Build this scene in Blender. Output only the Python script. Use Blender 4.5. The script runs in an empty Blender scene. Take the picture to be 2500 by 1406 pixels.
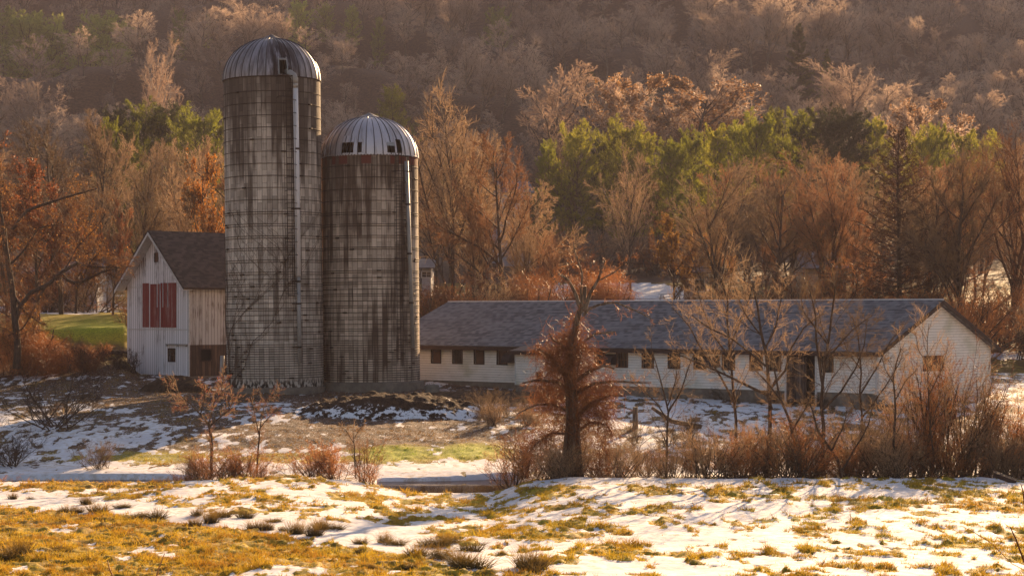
import bpy, bmesh, math, random
import numpy as np
from mathutils import Vector, Matrix
C = bpy.context.scene
COL = C.collection
R = math.radians
# ------------------------------------------------------------------ camera, sky, sun, exposure
F = 4722.0          # focal length in pixels of the 2500 px wide photograph
CX, HY = 1250.0, 761.0   # picture centre column, horizon row
CAMZ = 8.0
cam_d = bpy.data.cameras.new('camera'); cam = bpy.data.objects.new('camera', cam_d); COL.objects.link(cam)
cam.location = (0, 0, CAMZ); cam.rotation_euler = (R(90), 0, 0)
cam_d.sensor_width = 36; cam_d.lens = F / 2500 * 36; cam_d.shift_y = 58 / 2500
cam_d.clip_start = 0.5; cam_d.clip_end = 4000
C.camera = cam
SUN_EL, SUN_AZ = 16.5, 19.5      # elevation; degrees to the right of the view axis
w = bpy.data.worlds.new("World"); C.world = w; w.use_nodes = True
nt = w.node_tree; nt.nodes.clear()
sky = nt.nodes.new('ShaderNodeTexSky'); sky.sky_type = 'NISHITA'; sky.sun_disc = False
sky.sun_elevation = R(SUN_EL); sky.sun_rotation = R(SUN_AZ)
sky.air_density = 1.6; sky.dust_density = 3.0; sky.ozone_density = 3.0
bg = nt.nodes.new('ShaderNodeBackground'); bg.inputs['Strength'].default_value = 0.05
wo = nt.nodes.new('ShaderNodeOutputWorld')
tn = nt.nodes.new('ShaderNodeMix'); tn.data_type = 'RGBA'; tn.blend_type = 'MULTIPLY'; tn.inputs[0].default_value = 1; tn.inputs[7].default_value = (1.04, .95, .98, 1)
nt.links.new(sky.outputs[0], tn.inputs[6]); nt.links.new(tn.outputs[2], bg.inputs[0]); nt.links.new(bg.outputs[0], wo.inputs[0])
sl = bpy.data.lights.new('sun', 'SUN'); sun = bpy.data.objects.new('sun', sl); COL.objects.link(sun)
sl.energy = 5.0; sl.angle = R(0.35); sl.color = (1.0, 0.655, 0.35)
sd = Vector((math.sin(R(SUN_AZ)) * math.cos(R(SUN_EL)), math.cos(R(SUN_AZ)) * math.cos(R(SUN_EL)), math.sin(R(SUN_EL))))
sun.rotation_euler = sd.to_track_quat('Z', 'Y').to_euler()
sun.location = (60, 60, 80)
C.view_settings.view_transform = 'Standard'; C.view_settings.look = 'None'
C.view_settings.exposure = 1.7; C.view_settings.gamma = 1
C.cycles.max_bounces = 6; C.cycles.diffuse_bounces = 3; C.cycles.glossy_bounces = 2
C.cycles.transmission_bounces = 4; C.cycles.volume_bounces = 0; C.cycles.transparent_max_bounces = 4
C.cycles.use_denoising = True; C.cycles.adaptive_threshold = .01
C.cycles.caustics_reflective = False; C.cycles.caustics_refractive = False
# ------------------------------------------------------------------ noise
def _hash(ix, iy, seed):
    h = (ix.astype(np.int64) * 374761393 + iy.astype(np.int64) * 668265263 + seed * 974711) & 0x7fffffff
    h = ((h ^ (h >> 13)) * 1274126177) & 0x7fffffff
    return ((h ^ (h >> 16)) & 0xffff) / 65535.0
def vnoise(x, y, seed=0):
    ix = np.floor(x); iy = np.floor(y); fx = x - ix; fy = y - iy
    fx = fx * fx * (3 - 2 * fx); fy = fy * fy * (3 - 2 * fy)
    ix = ix.astype(np.int64); iy = iy.astype(np.int64)
    a = _hash(ix, iy, seed); b = _hash(ix + 1, iy, seed); c = _hash(ix, iy + 1, seed); d = _hash(ix + 1, iy + 1, seed)
    return (a * (1 - fx) + b * fx) * (1 - fy) + (c * (1 - fx) + d * fx) * fy
def fbm(x, y, seed=0, octv=4):
    s = 0; a = 0.5; t = 0
    for k in range(octv):
        s = s + a * vnoise(x, y, seed + k * 17); t += a; a *= 0.5; x = x * 2.03 + 5.1; y = y * 2.03 + 1.7
    return s / t
def sm(x, a, b):
    t = np.clip((x - a) / (b - a), 0, 1); return t * t * (3 - 2 * t)
# ------------------------------------------------------------------ terrain height
ED_X = [-900, 0, 400, 700, 850, 1000, 1200, 1300, 1400, 2400, 2500, 3300]
ED_Z = [1.6, 1.61, 1.63, 1.84, 1.66, 1.22, 1.20, 1.6, 1.76, 1.76, 1.66, 1.6]
def gz(X, Y):
    X = np.asarray(X, float); Y = np.asarray(Y, float)
    px = CX + X / np.maximum(Y, 30) * F
    f0 = np.interp(Y, [-60, 0, 20, 40, 50], [7.0, 6.3, 4.4, 2.25, 1.92])
    ed = np.interp(CX + X / 72 * F, ED_X, ED_Z)
    fld = f0 + (ed - f0) * sm(Y, 46, 71)
    fld = fld + (fbm(X * .5, Y * .5, 3) - .5) * .16 * sm(Y, 30, 44) * (1 - sm(Y, 68, 72) * .6)
    mid = np.interp(Y, [78, 79.2, 83, 92, 103, 114, 122, 130, 145, 170, 200, 260, 330, 400, 500, 600, 700, 800, 1000, 1300],
                    [1.28, 1.42, 1.6, 2.4, 3.05, 3.3, 3.7, 4.2, 5.6, 8.0, 9.8, 15.5, 28, 47, 76, 107, 138, 158, 165, 160])
    # bank barn: the ground stands a storey higher left of the barn
    lf = 1 - sm(px, 300, 345)
    hi = np.interp(Y, [114, 122, 127, 131, 134, 150, 170], [0, .5, .75, 1.0, 2.3, 1.75, 0])
    mid = mid + hi * lf
    rt = sm(px, 2330, 2600)
    mid = mid - np.interp(Y, [120, 150, 175, 215], [0, 1.2, 2.6, 0]) * rt
    mid = mid + (fbm(X * .35, Y * .35, 8) - .5) * .30 * sm(Y, 79, 88) * (1 - sm(Y, 150, 220))
    mid = mid + (fbm(X * .02, Y * .013, 21, 3) - .5) * 38 * sm(Y, 290, 480)
    mid = mid + (fbm(X * .07, Y * .07, 25, 3) - .5) * 5 * sm(Y, 200, 330)
    ph = Y * .068 + 2.4 * np.sin(X * .017 + .6) + 1.6 * (fbm(X * .02, Y * .01, 44, 2) - .5) * 4
    mid = mid + np.sin(ph) * 8.5 * sm(Y, 300, 400)
    bp = np.interp(px, [-900, 425, 470, 905, 950, 1235, 1265, 4000], [0, 0, 1, 1, 0, 0, 1, 1])
    bed = 0.55 + bp * (np.minimum(ed - .12, 1.5) - .55)
    yn = 72.2 + (vnoise(X * .4, X * 0, 5) - .5) * .7
    yf = 77.9 + (vnoise(X * .35, X * 0 + 3, 6) - .5) * .8 + .5 * np.sin(X * .33 + 1)
    z = fld + (bed - fld) * sm(Y, yn, yn + 1.1)
    z = np.where(Y > 75.5, bed + (mid - bed) * sm(Y, yf - .15, yf + .25), z)
    return z
def gz1(x, y): return float(gz(np.array([x]), np.array([y]))[0])
def micro(X, Y, sn):
    nr = sm(Y, 36, 42) * (1 - sm(Y, 125, 135))
    r = 1 - np.abs(2 * fbm(X * 1.5, Y * 1.5, 71, 3) - 1) * 2.2; r2 = fbm(X * 3.6, Y * 3.0, 61, 3)
    tus = (np.clip(r, 0, 1) * .10 + (r2 - .5) * .16) * (1 - sn) * (1 - sm(Y, 72, 76) * .55)
    return nr * (sn * .05 + tus + (r2 - .5) * .02 + (vnoise(X * 5, Y * 4, 63) - .5) * .015)
def at(px, py, Y): return Vector(((px - CX) * Y / F, Y, CAMZ - (py - HY) * Y / F))
def gp(px, Y):
    x = (px - CX) * Y / F
    return Vector((x, Y, gz1(x, Y)))
# ------------------------------------------------------------------ objects helpers
def tag(o, label=None, cat=None, group=None, kind=None):
    if label: o['label'] = label
    if cat: o['category'] = cat
    if group: o['group'] = group
    if kind: o['kind'] = kind
    return o
def empty(name, loc, rz=0, **kw):
    o = bpy.data.objects.new(name, None); COL.objects.link(o); o.location = loc; o.rotation_euler = (0, 0, rz)
    o.empty_display_size = .3
    return tag(o, **kw)
def fastmesh(name, V, Fq, smooth=False, mats=None):
    """V (n,3); Fq list of int arrays (m,k)"""
    me = bpy.data.meshes.new(name)
    V = np.ascontiguousarray(V, dtype=np.float32)
    me.vertices.add(len(V)); me.vertices.foreach_set('co', V.ravel())
    Fq = [f for f in Fq if len(f)]
    loops = np.concatenate([f.ravel() for f in Fq]).astype(np.int32)
    tot = np.concatenate([np.full(len(f), f.shape[1], np.int32) for f in Fq])
    st = np.concatenate([[0], np.cumsum(tot)[:-1]]).astype(np.int32)
    me.loops.add(len(loops)); me.loops.foreach_set('vertex_index', loops)
    me.polygons.add(len(tot)); me.polygons.foreach_set('loop_start', st)
    me.polygons.foreach_set('loop_total', tot)
    if smooth: me.polygons.foreach_set('use_smooth', np.ones(len(tot), bool))
    me.update(calc_edges=True)
    return me
def link(name, me, mat, parent=None):
    o = bpy.data.objects.new(name, me); COL.objects.link(o)
    if mat is not None and not me.materials: me.materials.append(mat)
    if parent: o.parent = parent
    return o
class MB:
    """collects quads / polygons / tubes, builds ONE mesh"""
    def __init__(s): s.v = []; s.f = []; s.n = 0
    def add(s, vs, fs):
        b = len(s.v); s.v += [tuple(p) for p in vs]; s.f += [tuple(b + i for i in f) for f in fs]; return s
    def box(s, x0, x1, y0, y1, z0, z1):
        return s.add([(x0, y0, z0), (x1, y0, z0), (x1, y1, z0), (x0, y1, z0), (x0, y0, z1), (x1, y0, z1), (x1, y1, z1), (x0, y1, z1)],
                     [(0, 3, 2, 1), (4, 5, 6, 7), (0, 1, 5, 4), (1, 2, 6, 5), (2, 3, 7, 6), (3, 0, 4, 7)])
    def poly(s, *ps): return s.add(ps, [tuple(range(len(ps)))])
    def prism(s, pts, off):
        """closed slab: polygon pts pushed by vector off"""
        n = len(pts); off = Vector(off); a = [Vector(p) for p in pts]; b = [p + off for p in a]
        return s.add(a + b, [tuple(range(n))[::-1], tuple(range(n, 2 * n))] + [(i, (i + 1) % n, n + (i + 1) % n, n + i) for i in range(n)])
    def tube(s, pts, r, sides=8, cap=True):
        pts = [Vector(p) for p in pts]; k = len(pts)
        rr = r if hasattr(r, '__len__') else [r] * k
        vs = []; ref = Vector((0.31, 0.17, 0.93)) if abs((pts[-1] - pts[0]).normalized().z) < .9 else Vector((1, .1, 0))
        for i, p in enumerate(pts):
            t = (pts[min(i + 1, k - 1)] - pts[max(i - 1, 0)]).normalized()
            u = t.cross(ref).normalized(); v = t.cross(u)
            for j in range(sides):
                a = 2 * math.pi * j / sides; vs.append(p + (u * math.cos(a) + v * math.sin(a)) * rr[i])
        fs = [(i * sides + j, i * sides + (j + 1) % sides, (i + 1) * sides + (j + 1) % sides, (i + 1) * sides + j) for i in range(k - 1) for j in range(sides)]
        if cap: fs += [tuple(range(sides))[::-1], tuple(range((k - 1) * sides, k * sides))]
        return s.add(vs, fs)
    def build(s, name, mat, parent=None, smooth=False, loc=None):
        me = bpy.data.meshes.new(name); me.from_pydata(s.v, [], s.f); me.update()
        uv = me.uv_layers.new(name='UVMap')
        for p in me.polygons:
            n = p.normal
            if abs(n.z) > .97: t = Vector((1, 0, 0))
            else: t = Vector((0, 0, 1)).cross(n).normalized()
            b = n.cross(t)
            for li in p.loop_indices:
                co = me.vertices[me.loops[li].vertex_index].co
                uv.data[li].uv = (co.dot(t), co.dot(b))
        if smooth: me.polygons.foreach_set('use_smooth', [True] * len(me.polygons))
        o = link(name, me, mat, parent)
        if loc is not None: o.location = loc
        return o
def copy_tree(o, parent=None):
    c = o.copy(); COL.objects.link(c)
    if parent: c.parent = parent
    for ch in list(o.children): copy_tree(ch, c)
    return c
# ------------------------------------------------------------------ material helpers
class NT:
    def __init__(s, name):
        s.m = bpy.data.materials.new(name); s.m.use_nodes = True; s.t = s.m.node_tree; s.t.nodes.clear()
        s.out = s.n('ShaderNodeOutputMaterial')
    def n(s, typ, **kw):
        nd = s.t.nodes.new(typ)
        for k, v in kw.items(): setattr(nd, k, v)
        return nd
    def put(s, sock, v):
        if v is None: return
        if isinstance(v, bpy.types.NodeSocket): s.t.links.new(v, sock)
        elif isinstance(v, (tuple, list)) and len(v) == 3 and sock.type == 'RGBA': sock.default_value = (*v, 1)
        else: sock.default_value = v
    def uv(s): return s.n('ShaderNodeTexCoord').outputs['UV']
    def obj(s): return s.n('ShaderNodeTexCoord').outputs['Object']
    def pos(s): return s.n('ShaderNodeNewGeometry').outputs['Position']
    def attr(s, name): return s.n('ShaderNodeAttribute', attribute_name=name).outputs['Fac']
    def rnd(s): return s.n('ShaderNodeObjectInfo').outputs['Random']
    def map(s, v, scale=(1, 1, 1), loc=(0, 0, 0)):
        m = s.n('ShaderNodeMapping'); s.put(m.inputs['Vector'], v); m.inputs['Scale'].default_value = scale; m.inputs['Location'].default_value = loc
        return m.outputs[0]
    def noise(s, v, scale=1, detail=3, rough=.55, dist=0):
        m = s.n('ShaderNodeTexNoise'); s.put(m.inputs['Vector'], v); m.inputs['Scale'].default_value = scale
        m.inputs['Detail'].default_value = detail; m.inputs['Roughness'].default_value = rough; m.inputs['Distortion'].default_value = dist
        return m.outputs['Fac']
    def voro(s, v, scale=1, out='Distance'):
        m = s.n('ShaderNodeTexVoronoi'); s.put(m.inputs['Vector'], v); m.inputs['Scale'].default_value = scale
        return m.outputs[out]
    def math(s, op, a, b=None, c=None):
        m = s.n('ShaderNodeMath', operation=op); s.put(m.inputs[0], a); s.put(m.inputs[1], b); s.put(m.inputs[2], c); return m.outputs[0]
    def ramp(s, v, a, b, lo=0.0, hi=1.0):
        m = s.n('ShaderNodeMapRange'); m.interpolation_type = 'SMOOTHSTEP'
        s.put(m.inputs[0], v); m.inputs[1].default_value = a; m.inputs[2].default_value = b; m.inputs[3].default_value = lo; m.inputs[4].default_value = hi
        return m.outputs[0]
    def mix(s, f, a, b, mode='MIX'):
        m = s.n('ShaderNodeMix', data_type='RGBA', blend_type=mode); s.put(m.inputs[0], f); s.put(m.inputs[6], a); s.put(m.inputs[7], b); return m.outputs[2]
    def sep(s, v):
        m = s.n('ShaderNodeSeparateXYZ'); s.put(m.inputs[0], v); return m.outputs
    def comb(s, x, y, z):
        m = s.n('ShaderNodeCombineXYZ'); s.put(m.inputs[0], x); s.put(m.inputs[1], y); s.put(m.inputs[2], z); return m.outputs[0]
    def white(s, v):
        m = s.n('ShaderNodeTexWhiteNoise', noise_dimensions='3D'); s.put(m.inputs['Vector'], v); return m.outputs['Value']
    def bump(s, h, strength=.3, dist=.05):
        m = s.n('ShaderNodeBump'); s.put(m.inputs['Height'], h); m.inputs['Strength'].default_value = strength; m.inputs['Distance'].default_value = dist
        return m.outputs[0]
    def bsdf(s, col, rough=.8, metal=0, spec=.3, normal=None, transl=0, tcol=None, trans=0, ior=None):
        p = s.n('ShaderNodeBsdfPrincipled'); s.put(p.inputs['Base Color'], col); s.put(p.inputs['Roughness'], rough)
        s.put(p.inputs['Metallic'], metal); s.put(p.inputs['Specular IOR Level'], spec)
        if normal is not None: s.put(p.inputs['Normal'], normal)
        if trans: s.put(p.inputs['Transmission Weight'], trans)
        if ior: s.put(p.inputs['IOR'], ior)
        sh = p.outputs[0]
        if transl:
            tr = s.n('ShaderNodeBsdfTranslucent'); s.put(tr.inputs[0], tcol if tcol is not None else col)
            mx = s.n('ShaderNodeMixShader'); mx.inputs[0].default_value = transl
            s.t.links.new(sh, mx.inputs[1]); s.t.links.new(tr.outputs[0], mx.inputs[2]); sh = mx.outputs[0]
        s.t.links.new(sh, s.out.inputs[0]); return s.m
def plain(name, col, rough=.7, metal=0, var=.25, scale=6, spec=.3):
    t = NT(name); o = t.obj(); n1 = t.noise(o, scale, 4); n2 = t.noise(o, scale * .15, 2)
    f = t.math('ADD', t.math('MULTIPLY', n1, .6), t.math('MULTIPLY', n2, .4))
    c = t.mix(t.ramp(f, .3, .7), tuple(x * (1 - var) for x in col), tuple(min(1, x * (1 + var)) for x in col))
    return t.bsdf(c, rough, metal, spec, t.bump(n1, .2, .01))
def wood_twig(name, c0, c1, transl=.25, rough=.65, spec=.35):
    t = NT(name); r = t.rnd(); n = t.noise(t.pos(), .35, 2)
    f = t.math('ADD', t.math('MULTIPLY', r, .75), t.math('MULTIPLY', n, .4))
    c = t.mix(t.ramp(f, .2, .85), c0, c1)
    return t.bsdf(c, rough, 0, spec, transl=transl)
def bark(name, c0, c1, sc=3):
    t = NT(name); o = t.pos(); n = t.noise(t.map(o, (sc * 2, sc * 2, sc * .35)), 2, 4, .6)
    n2 = t.noise(o, .6, 2)
    c = t.mix(t.ramp(n, .35, .7), c0, c1); c = t.mix(t.math('MULTIPLY', n2, .5), c, c0)
    return t.bsdf(c, .85, 0, .2, t.bump(n, .6, .03))
M = {}
M['bark'] = bark('bark_brown', (.05, .032, .022), (.15, .10, .07))
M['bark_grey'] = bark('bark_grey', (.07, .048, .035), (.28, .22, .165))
M['needle_far'] = None
M['bark_birch'] = bark('bark_birch', (.30, .26, .23), (.68, .64, .58))
M['twig'] = wood_twig('twig_brown', (.13, .085, .050), (.40, .265, .155), .3, .7, .2)
M['twig_far'] = wood_twig('twig_haze_pale', (.40, .29, .225), (.62, .465, .35), .5, .8, .1)  # pale mauve carries the brightness of distant haze in the twig colour
M['twig_mid'] = wood_twig('twig_tan', (.24, .16, .115), (.42, .29, .21), .4, .8, .1)
M['twig_red'] = wood_twig('twig_red', (.15, .07, .033), (.37, .18, .085), .3, .7, .2)
M['twig_vine'] = wood_twig('twig_vine', (.15, .055, .02), (.46, .19, .06), .35, .5, .35)
M['twig_dark'] = wood_twig('twig_dark', (.05, .03, .02), (.10, .06, .04), .15)
M['twig_larch'] = wood_twig('twig_larch', (.06, .026, .011), (.11, .048, .02), .2)
def leafmat(name, c0, c1, transl=.5, sc=.6):
    t = NT(name); n = t.noise(t.pos(), sc, 3); r = t.rnd()
    g = t.n('ShaderNodeNewGeometry').outputs['Random Per Island']
    f = t.math('ADD', t.math('MULTIPLY', n, .5), t.math('MULTIPLY', t.math('ADD', r, g), .25))
    c = t.mix(t.ramp(f, .25, .75), c0, c1)
    return t.bsdf(c, .6, 0, .3, transl=transl)
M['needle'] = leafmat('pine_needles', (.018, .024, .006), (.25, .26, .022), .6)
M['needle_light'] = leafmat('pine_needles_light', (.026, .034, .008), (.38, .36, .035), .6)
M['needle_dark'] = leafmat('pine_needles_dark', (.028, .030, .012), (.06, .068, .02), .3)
M['needle_far'] = leafmat('pine_needles_rimlit', (.14, .16, .04), (.55, .56, .12), .55)  # lighter needle colour stands in for rim light on the hilltop pines
M['leaf_orange'] = leafmat('dead_leaves_orange', (.30, .11, .022), (.55, .26, .045), .5)
M['leaf_red'] = leafmat('dead_leaves_red', (.20, .06, .025), (.36, .13, .045), .45)
M['leaf_tan'] = leafmat('dead_leaves_tan', (.20, .105, .045), (.34, .185, .07), .45)
M['leaf_gold'] = leafmat('dead_leaves_gold', (.24, .125, .03), (.42, .24, .05), .5)
M['berry'] = leafmat('red_berries', (.4, .04, .03), (.5, .09, .05), .2)
# ------------------------------------------------------------------ ground sheet
def ground_masks(X, Y, Z):
    px = CX + X / np.maximum(Y, 20) * F; py = HY + (CAMZ - Z) / np.maximum(Y, 20) * F
    def blob(cx, cy, sx, sy): return np.exp(-(((px - cx) / sx) ** 2 + ((py - cy) / sy) ** 2))
    n1 = fbm(X * .55, Y * .38, 31, 5); n2 = fbm(X * 1.6, Y * .8, 77, 4); n3 = fbm(X * .2, Y * .2, 51, 3)
    n4 = fbm(X * 4.2, Y * 2.2, 90, 3); n5 = fbm(X * 2.6, Y * 1.1, 97, 4)
    # --- field
    yb = np.interp(px, [0, 400, 800, 1050, 1400, 2500], [1238, 1268, 1318, 1362, 1420, 1460])
    g = sm(py, yb - 10, yb + 14) * 1.15
    g = np.maximum(g, blob(120, 1190, 260, 18) * .95)
    g = np.maximum(g, blob(620, 1200, 260, 24) * .60)
    g = np.maximum(g, blob(640, 1250, 330, 24) * .85)
    g = np.maximum(g, blob(1250, 1300, 380, 26) * .72)
    g = np.maximum(g, blob(1900, 1385, 700, 22) * .78)
    g = np.maximum(g, blob(850, 1270, 120, 20) * .7)
    g = np.maximum(g, blob(2300, 1205, 260, 20) * .58)
    g = np.maximum(g, blob(2000, 1350, 200, 10) * .62)
    g = np.maximum(g, .535)
    g = np.where((py > 1205) & (py < 1400), g * (1 - .97 * np.exp(-((py - np.interp(px, [0, 400, 800, 1100, 1300], [1222, 1254, 1306, 1362, 1398])) / np.interp(px, [0, 500, 1200], [11, 15, 24])) ** 2) * (px < 1300)), g)
    sf = 1 - sm(np.minimum(g, .92) + (n1 - .5) * .95 + (n2 - .5) * .95 + (n5 - .5) * .8 + (n4 - .5) * .6, .52, .70)
    # --- middle ground
    s = .47 + 0 * X
    s = s + .5 * sm(py, 1118, 1145) - .45 * blob(900, 1060, 320, 40) - .55 * blob(900, 960, 420, 26)
    s = s - .35 * blob(430, 985, 120, 30) - .7 * blob(960, 1108, 75, 16) - .8 * blob(1150, 1104, 65, 17) - .35 * blob(150, 960, 260, 40)
    s = s - .8 * blob(380, 1119, 110, 9) - .5 * blob(720, 1122, 90, 12) - .5 * blob(2250, 1112, 150, 10)
    s = s + .35 * blob(1120, 940, 160, 9) + .25 * blob(1700, 1010, 260, 60) + .2 * blob(80, 1060, 200, 60) + .25 * blob(330, 1075, 130, 25)
    s = np.where(px < 345, s - .8 * sm(-py, -925, -895), s)
    s = s + .5 * blob(80, 870, 60, 16)
    n6 = fbm(X * 2.4, Y * .9, 123, 4); sM = sm(s + (n1 - .5) * .6 + (n2 - .5) * .5 + (n6 - .5) * 1.6 + (n4 - .5) * .9, .40, .75); sM = .30 + .66 * sM - .2 * blob(960, 1108, 90, 20) - .2 * blob(1150, 1104, 80, 20)
    # --- back
    b = .12 + 0 * X
    b = np.where((Y > 128) & (Y < 215), .30, b)
    b = b + 1.0 * blob(1500, 716, 190, 24) * (Y > 150) * (Y < 230) + .9 * blob(150, 745, 130, 26) * (Y > 150) + .8 * blob(2470, 868, 60, 10)
    b = b - .9 * blob(250, 797, 130, 22) 
    sB = sm(b + (n3 - .5) * .5 + (n2 - .5) * .6, .5, .62)
    snow = np.where(Y < 75, sf, np.where(Y < 128, sM, sB)) * (Y < 420)
    # green-ness
    gr = .12 + .25 * n3
    gr = gr + .9 * blob(960, 1108, 90, 20) + .9 * blob(1150, 1104, 80, 20) + .65 * blob(250, 797, 130, 26) * (Y > 125) + .3 * blob(380, 1119, 200, 12)
    gr = np.where(Y < 75, .05 + .22 * n3 + .18 * sm(n2, .5, .8) * sm(px, 300, 900), gr)
    dirt = np.where(Y < 78, .12 * sm(n2, .55, .8), .62 + .3 * (n2 - .5))
    dirt = dirt - .9 * blob(960, 1108, 90, 20) - .9 * blob(1150, 1104, 80, 20) - .8 * blob(380, 1119, 200, 12) - .7 * blob(720, 1122, 110, 14) - .8 * blob(2250, 1112, 170, 12)
    dirt = dirt + .5 * blob(900, 1050, 330, 40) + .4 * blob(900, 955, 420, 30)
    dirt = np.where((Y > 125) & (Y < 220), dirt - 1.1 * blob(250, 797, 140, 24) - .1, dirt)
    dirt = np.where(Y >= 215, .9, dirt)
    bankd = (Y > 71.5) * (Z < np.interp(CX + X / 72 * F, ED_X, ED_Z) - .22) * (Y < 76)
    snow = snow * (1 - bankd); dirt = np.maximum(dirt, bankd * .9)
    return np.clip(snow, 0, 1), np.clip(gr, 0, 1), np.clip(dirt, 0, 1)
def make_ground():
    ys = list(np.linspace(-60, 38, 26))
    y = 38.0
    while y < 135: ys.append(y); y *= 1.0026
    while y < 400: ys.append(y); y *= 1.010
    while y < 1300: ys.append(y); y *= 1.02
    ys = np.unique(np.array(ys))
    nu = 760
    u = np.linspace(-1, 1, nu)
    hw = .335 * np.maximum(ys, 38) + 3
    X = u[None, :] * hw[:, None]
    ex = np.array([.02, .06, .13, .25, .45, .7, 1.0]); far = 620.0
    XR = hw[:, None] + (far - hw[:, None]) * ex[None, :]
    X = np.concatenate([-XR[:, ::-1], X, XR], 1)
    Y = np.repeat(ys[:, None], X.shape[1], 1)
    Z = gz(X, Y)
    sn, gr, di = ground_masks(X, Y, Z)
    Z = Z + micro(X, Y, sn)
    n, m = X.shape
    V = np.stack([X.ravel(), Y.ravel(), Z.ravel()], 1)
    idx = np.arange(n * m).reshape(n, m)
    Q = np.stack([idx[:-1, :-1].ravel(), idx[:-1, 1:].ravel(), idx[1:, 1:].ravel(), idx[1:, :-1].ravel()], 1)
    me = fastmesh('ground', V, [Q], smooth=True)
    for nm, a in (('snow', sn), ('green', gr), ('dirt', di)):
        at_ = me.attributes.new(nm, 'FLOAT', 'POINT'); at_.data.foreach_set('value', a.ravel().astype(np.float32))
    t = NT('ground_snow_grass_dirt'); P = t.pos()
    nf = t.noise(P, 9, 4, .6); nm_ = t.noise(P, 2.2, 4, .6); nl = t.noise(P, .5, 3)
    grass = t.mix(t.ramp(nf, .3, .7), (.17, .10, .010), (.48, .31, .028))
    green = t.mix(t.ramp(nf, .3, .7), (.16, .19, .01), (.40, .42, .02))
    grass = t.mix(t.ramp(t.noise(P, .8, 4), .45, .65, 0, .7), grass, (.16, .06, .01)); gcol = t.mix(t.attr('green'), grass, green)
    dirt = t.mix(t.ramp(nm_, .3, .7), (.035, .019, .012), (.13, .07, .04))
    c = t.mix(t.ramp(t.math('ADD', t.attr('dirt'), t.math('MULTIPLY', t.math('SUBTRACT', nf, .5), .7)), .35, .65), gcol, dirt)
    sf = t.math('ADD', t.attr('snow'), t.math('MULTIPLY', t.math('SUBTRACT', t.noise(t.map(P, (1, .6, 1)), 11, 5, .75), .5), 2.0))
    smask = t.ramp(sf, .42, .6)
    thin = t.math('MULTIPLY', t.ramp(t.noise(P, 3.5, 5, .7), .42, .70), t.math('ADD', .40, t.math('MULTIPLY', t.ramp(nl, .35, .65), .5))); snowc = t.mix(t.ramp(nl, .3, .7), (.60, .61, .66), (.78, .78, .81)); snowc = t.mix(thin, snowc, (.42, .32, .20))
    c = t.mix(smask, c, snowc)
    hgt = t.math('ADD', t.math('MULTIPLY', nf, .5), t.math('ADD', t.math('MULTIPLY', smask, .8), t.math('MULTIPLY', t.noise(P, 26, 2), .25)))
    mat = t.bsdf(c, .85, 0, .15, t.bump(hgt, .55, .04))
    return tag(link('ground', me, mat), 'snow patched farm ground with golden grass rising to wooded hill', 'ground', kind='structure')
ground = make_ground()
# water of the brook
t = NT('brook_water'); nrm = t.bump(t.noise(t.map(t.pos(), (1.2, 4, 1)), 2, 3), .04, .02)
M['water'] = t.bsdf((.045, .028, .015), .05, 0, .10, nrm, ior=1.2)
mb = MB(); xs = np.linspace(-60, 60, 25)
for a, b in zip(xs[:-1], xs[1:]): mb.add([(a, 71.8, 1.19), (b, 71.8, 1.19), (b, 79.6, 1.19), (a, 79.6, 1.19)], [(0, 1, 2, 3)])
tag(mb.build('water', M['water']), 'dark brook running between the snowy banks', 'water', kind='structure')
# ------------------------------------------------------------------ building materials
def stave_mat(name, dark_top, tint, seed, zr, streak=.5, topk=.3, lo=.47):
    t = NT(name); uv = t.uv(); s = t.sep(uv); u, v = s[0], s[1]
    cw, chh = .29, .76
    cu = t.math('FLOOR', t.math('DIVIDE', u, cw)); off = t.math('MULTIPLY', t.math('MODULO', cu, 2.0), .5)
    off = t.math('MULTIPLY', t.math('ABSOLUTE', off), 1.0)
    vv = t.math('ADD', t.math('DIVIDE', v, chh), off); cv = t.math('FLOOR', vv)
    cell = t.white(t.comb(cu, cv, float(seed)))
    fu = t.math('FRACT', t.math('DIVIDE', u, cw)); fv = t.math('FRACT', vv)
    ju = t.math('MINIMUM', fu, t.math('SUBTRACT', 1.0, fu)); jv = t.math('MINIMUM', fv, t.math('SUBTRACT', 1.0, fv))
    jl = t.math('MAXIMUM', t.ramp(ju, .02, .075, 1, 0), t.ramp(jv, .008, .03, .7, 0))
    big = t.noise(t.map(uv, (.55, .12, 1), (seed, 0, 0)), 1, 3, .6)
    st = t.math('ADD', t.math('MULTIPLY', t.noise(t.comb(t.math('MULTIPLY', cu, .8), t.math('MULTIPLY', v, .16), float(seed)), 1.0, 3, .6), .65), t.math('MULTIPLY', t.noise(t.map(uv, (4.5, .16, 1), (seed * 3, 0, 0)), 1.5, 4, .7), .35))
    fine = t.noise(t.map(uv, (14, .8, 1)), 2, 3, .6)
    base = t.mix(t.math('POWER', cell, .8), tuple(x * .58 for x in tint), tuple(min(1, x * 1.25) for x in tint))
    base = t.mix(t.ramp(fine, .35, .8, 0, .5), base, tuple(x * .35 for x in tint))
    topd = t.ramp(v, zr - 7.5, zr, 0, topk)
    sk = t.math('ADD', t.math('MULTIPLY', t.ramp(st, .44, .62), streak), t.math('ADD', t.math('MULTIPLY', t.ramp(big, .42, .62), .38), topd))
    base = t.mix(t.ramp(sk, lo, 1.02, 0, .88), base, dark_top)
    base = t.mix(t.math('MULTIPLY', jl, .62), base, (.022, .015, .012))
    return t, base, uv, v, u, jl, fine
t, base, uv, v, u, jl, fine = stave_mat('silo_staves_tall', (.040, .024, .018), (.56, .485, .42), 3, 18.0, .56, .72, .18)
wst = t.noise(t.map(uv, (5, 2.2, 1)), 1.2, 3)
low = t.ramp(v, .15, .75, 1, 0)
base = t.mix(t.math('MULTIPLY', low, t.ramp(wst, .45, .55)), base, (.02, .017, .015))
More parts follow.
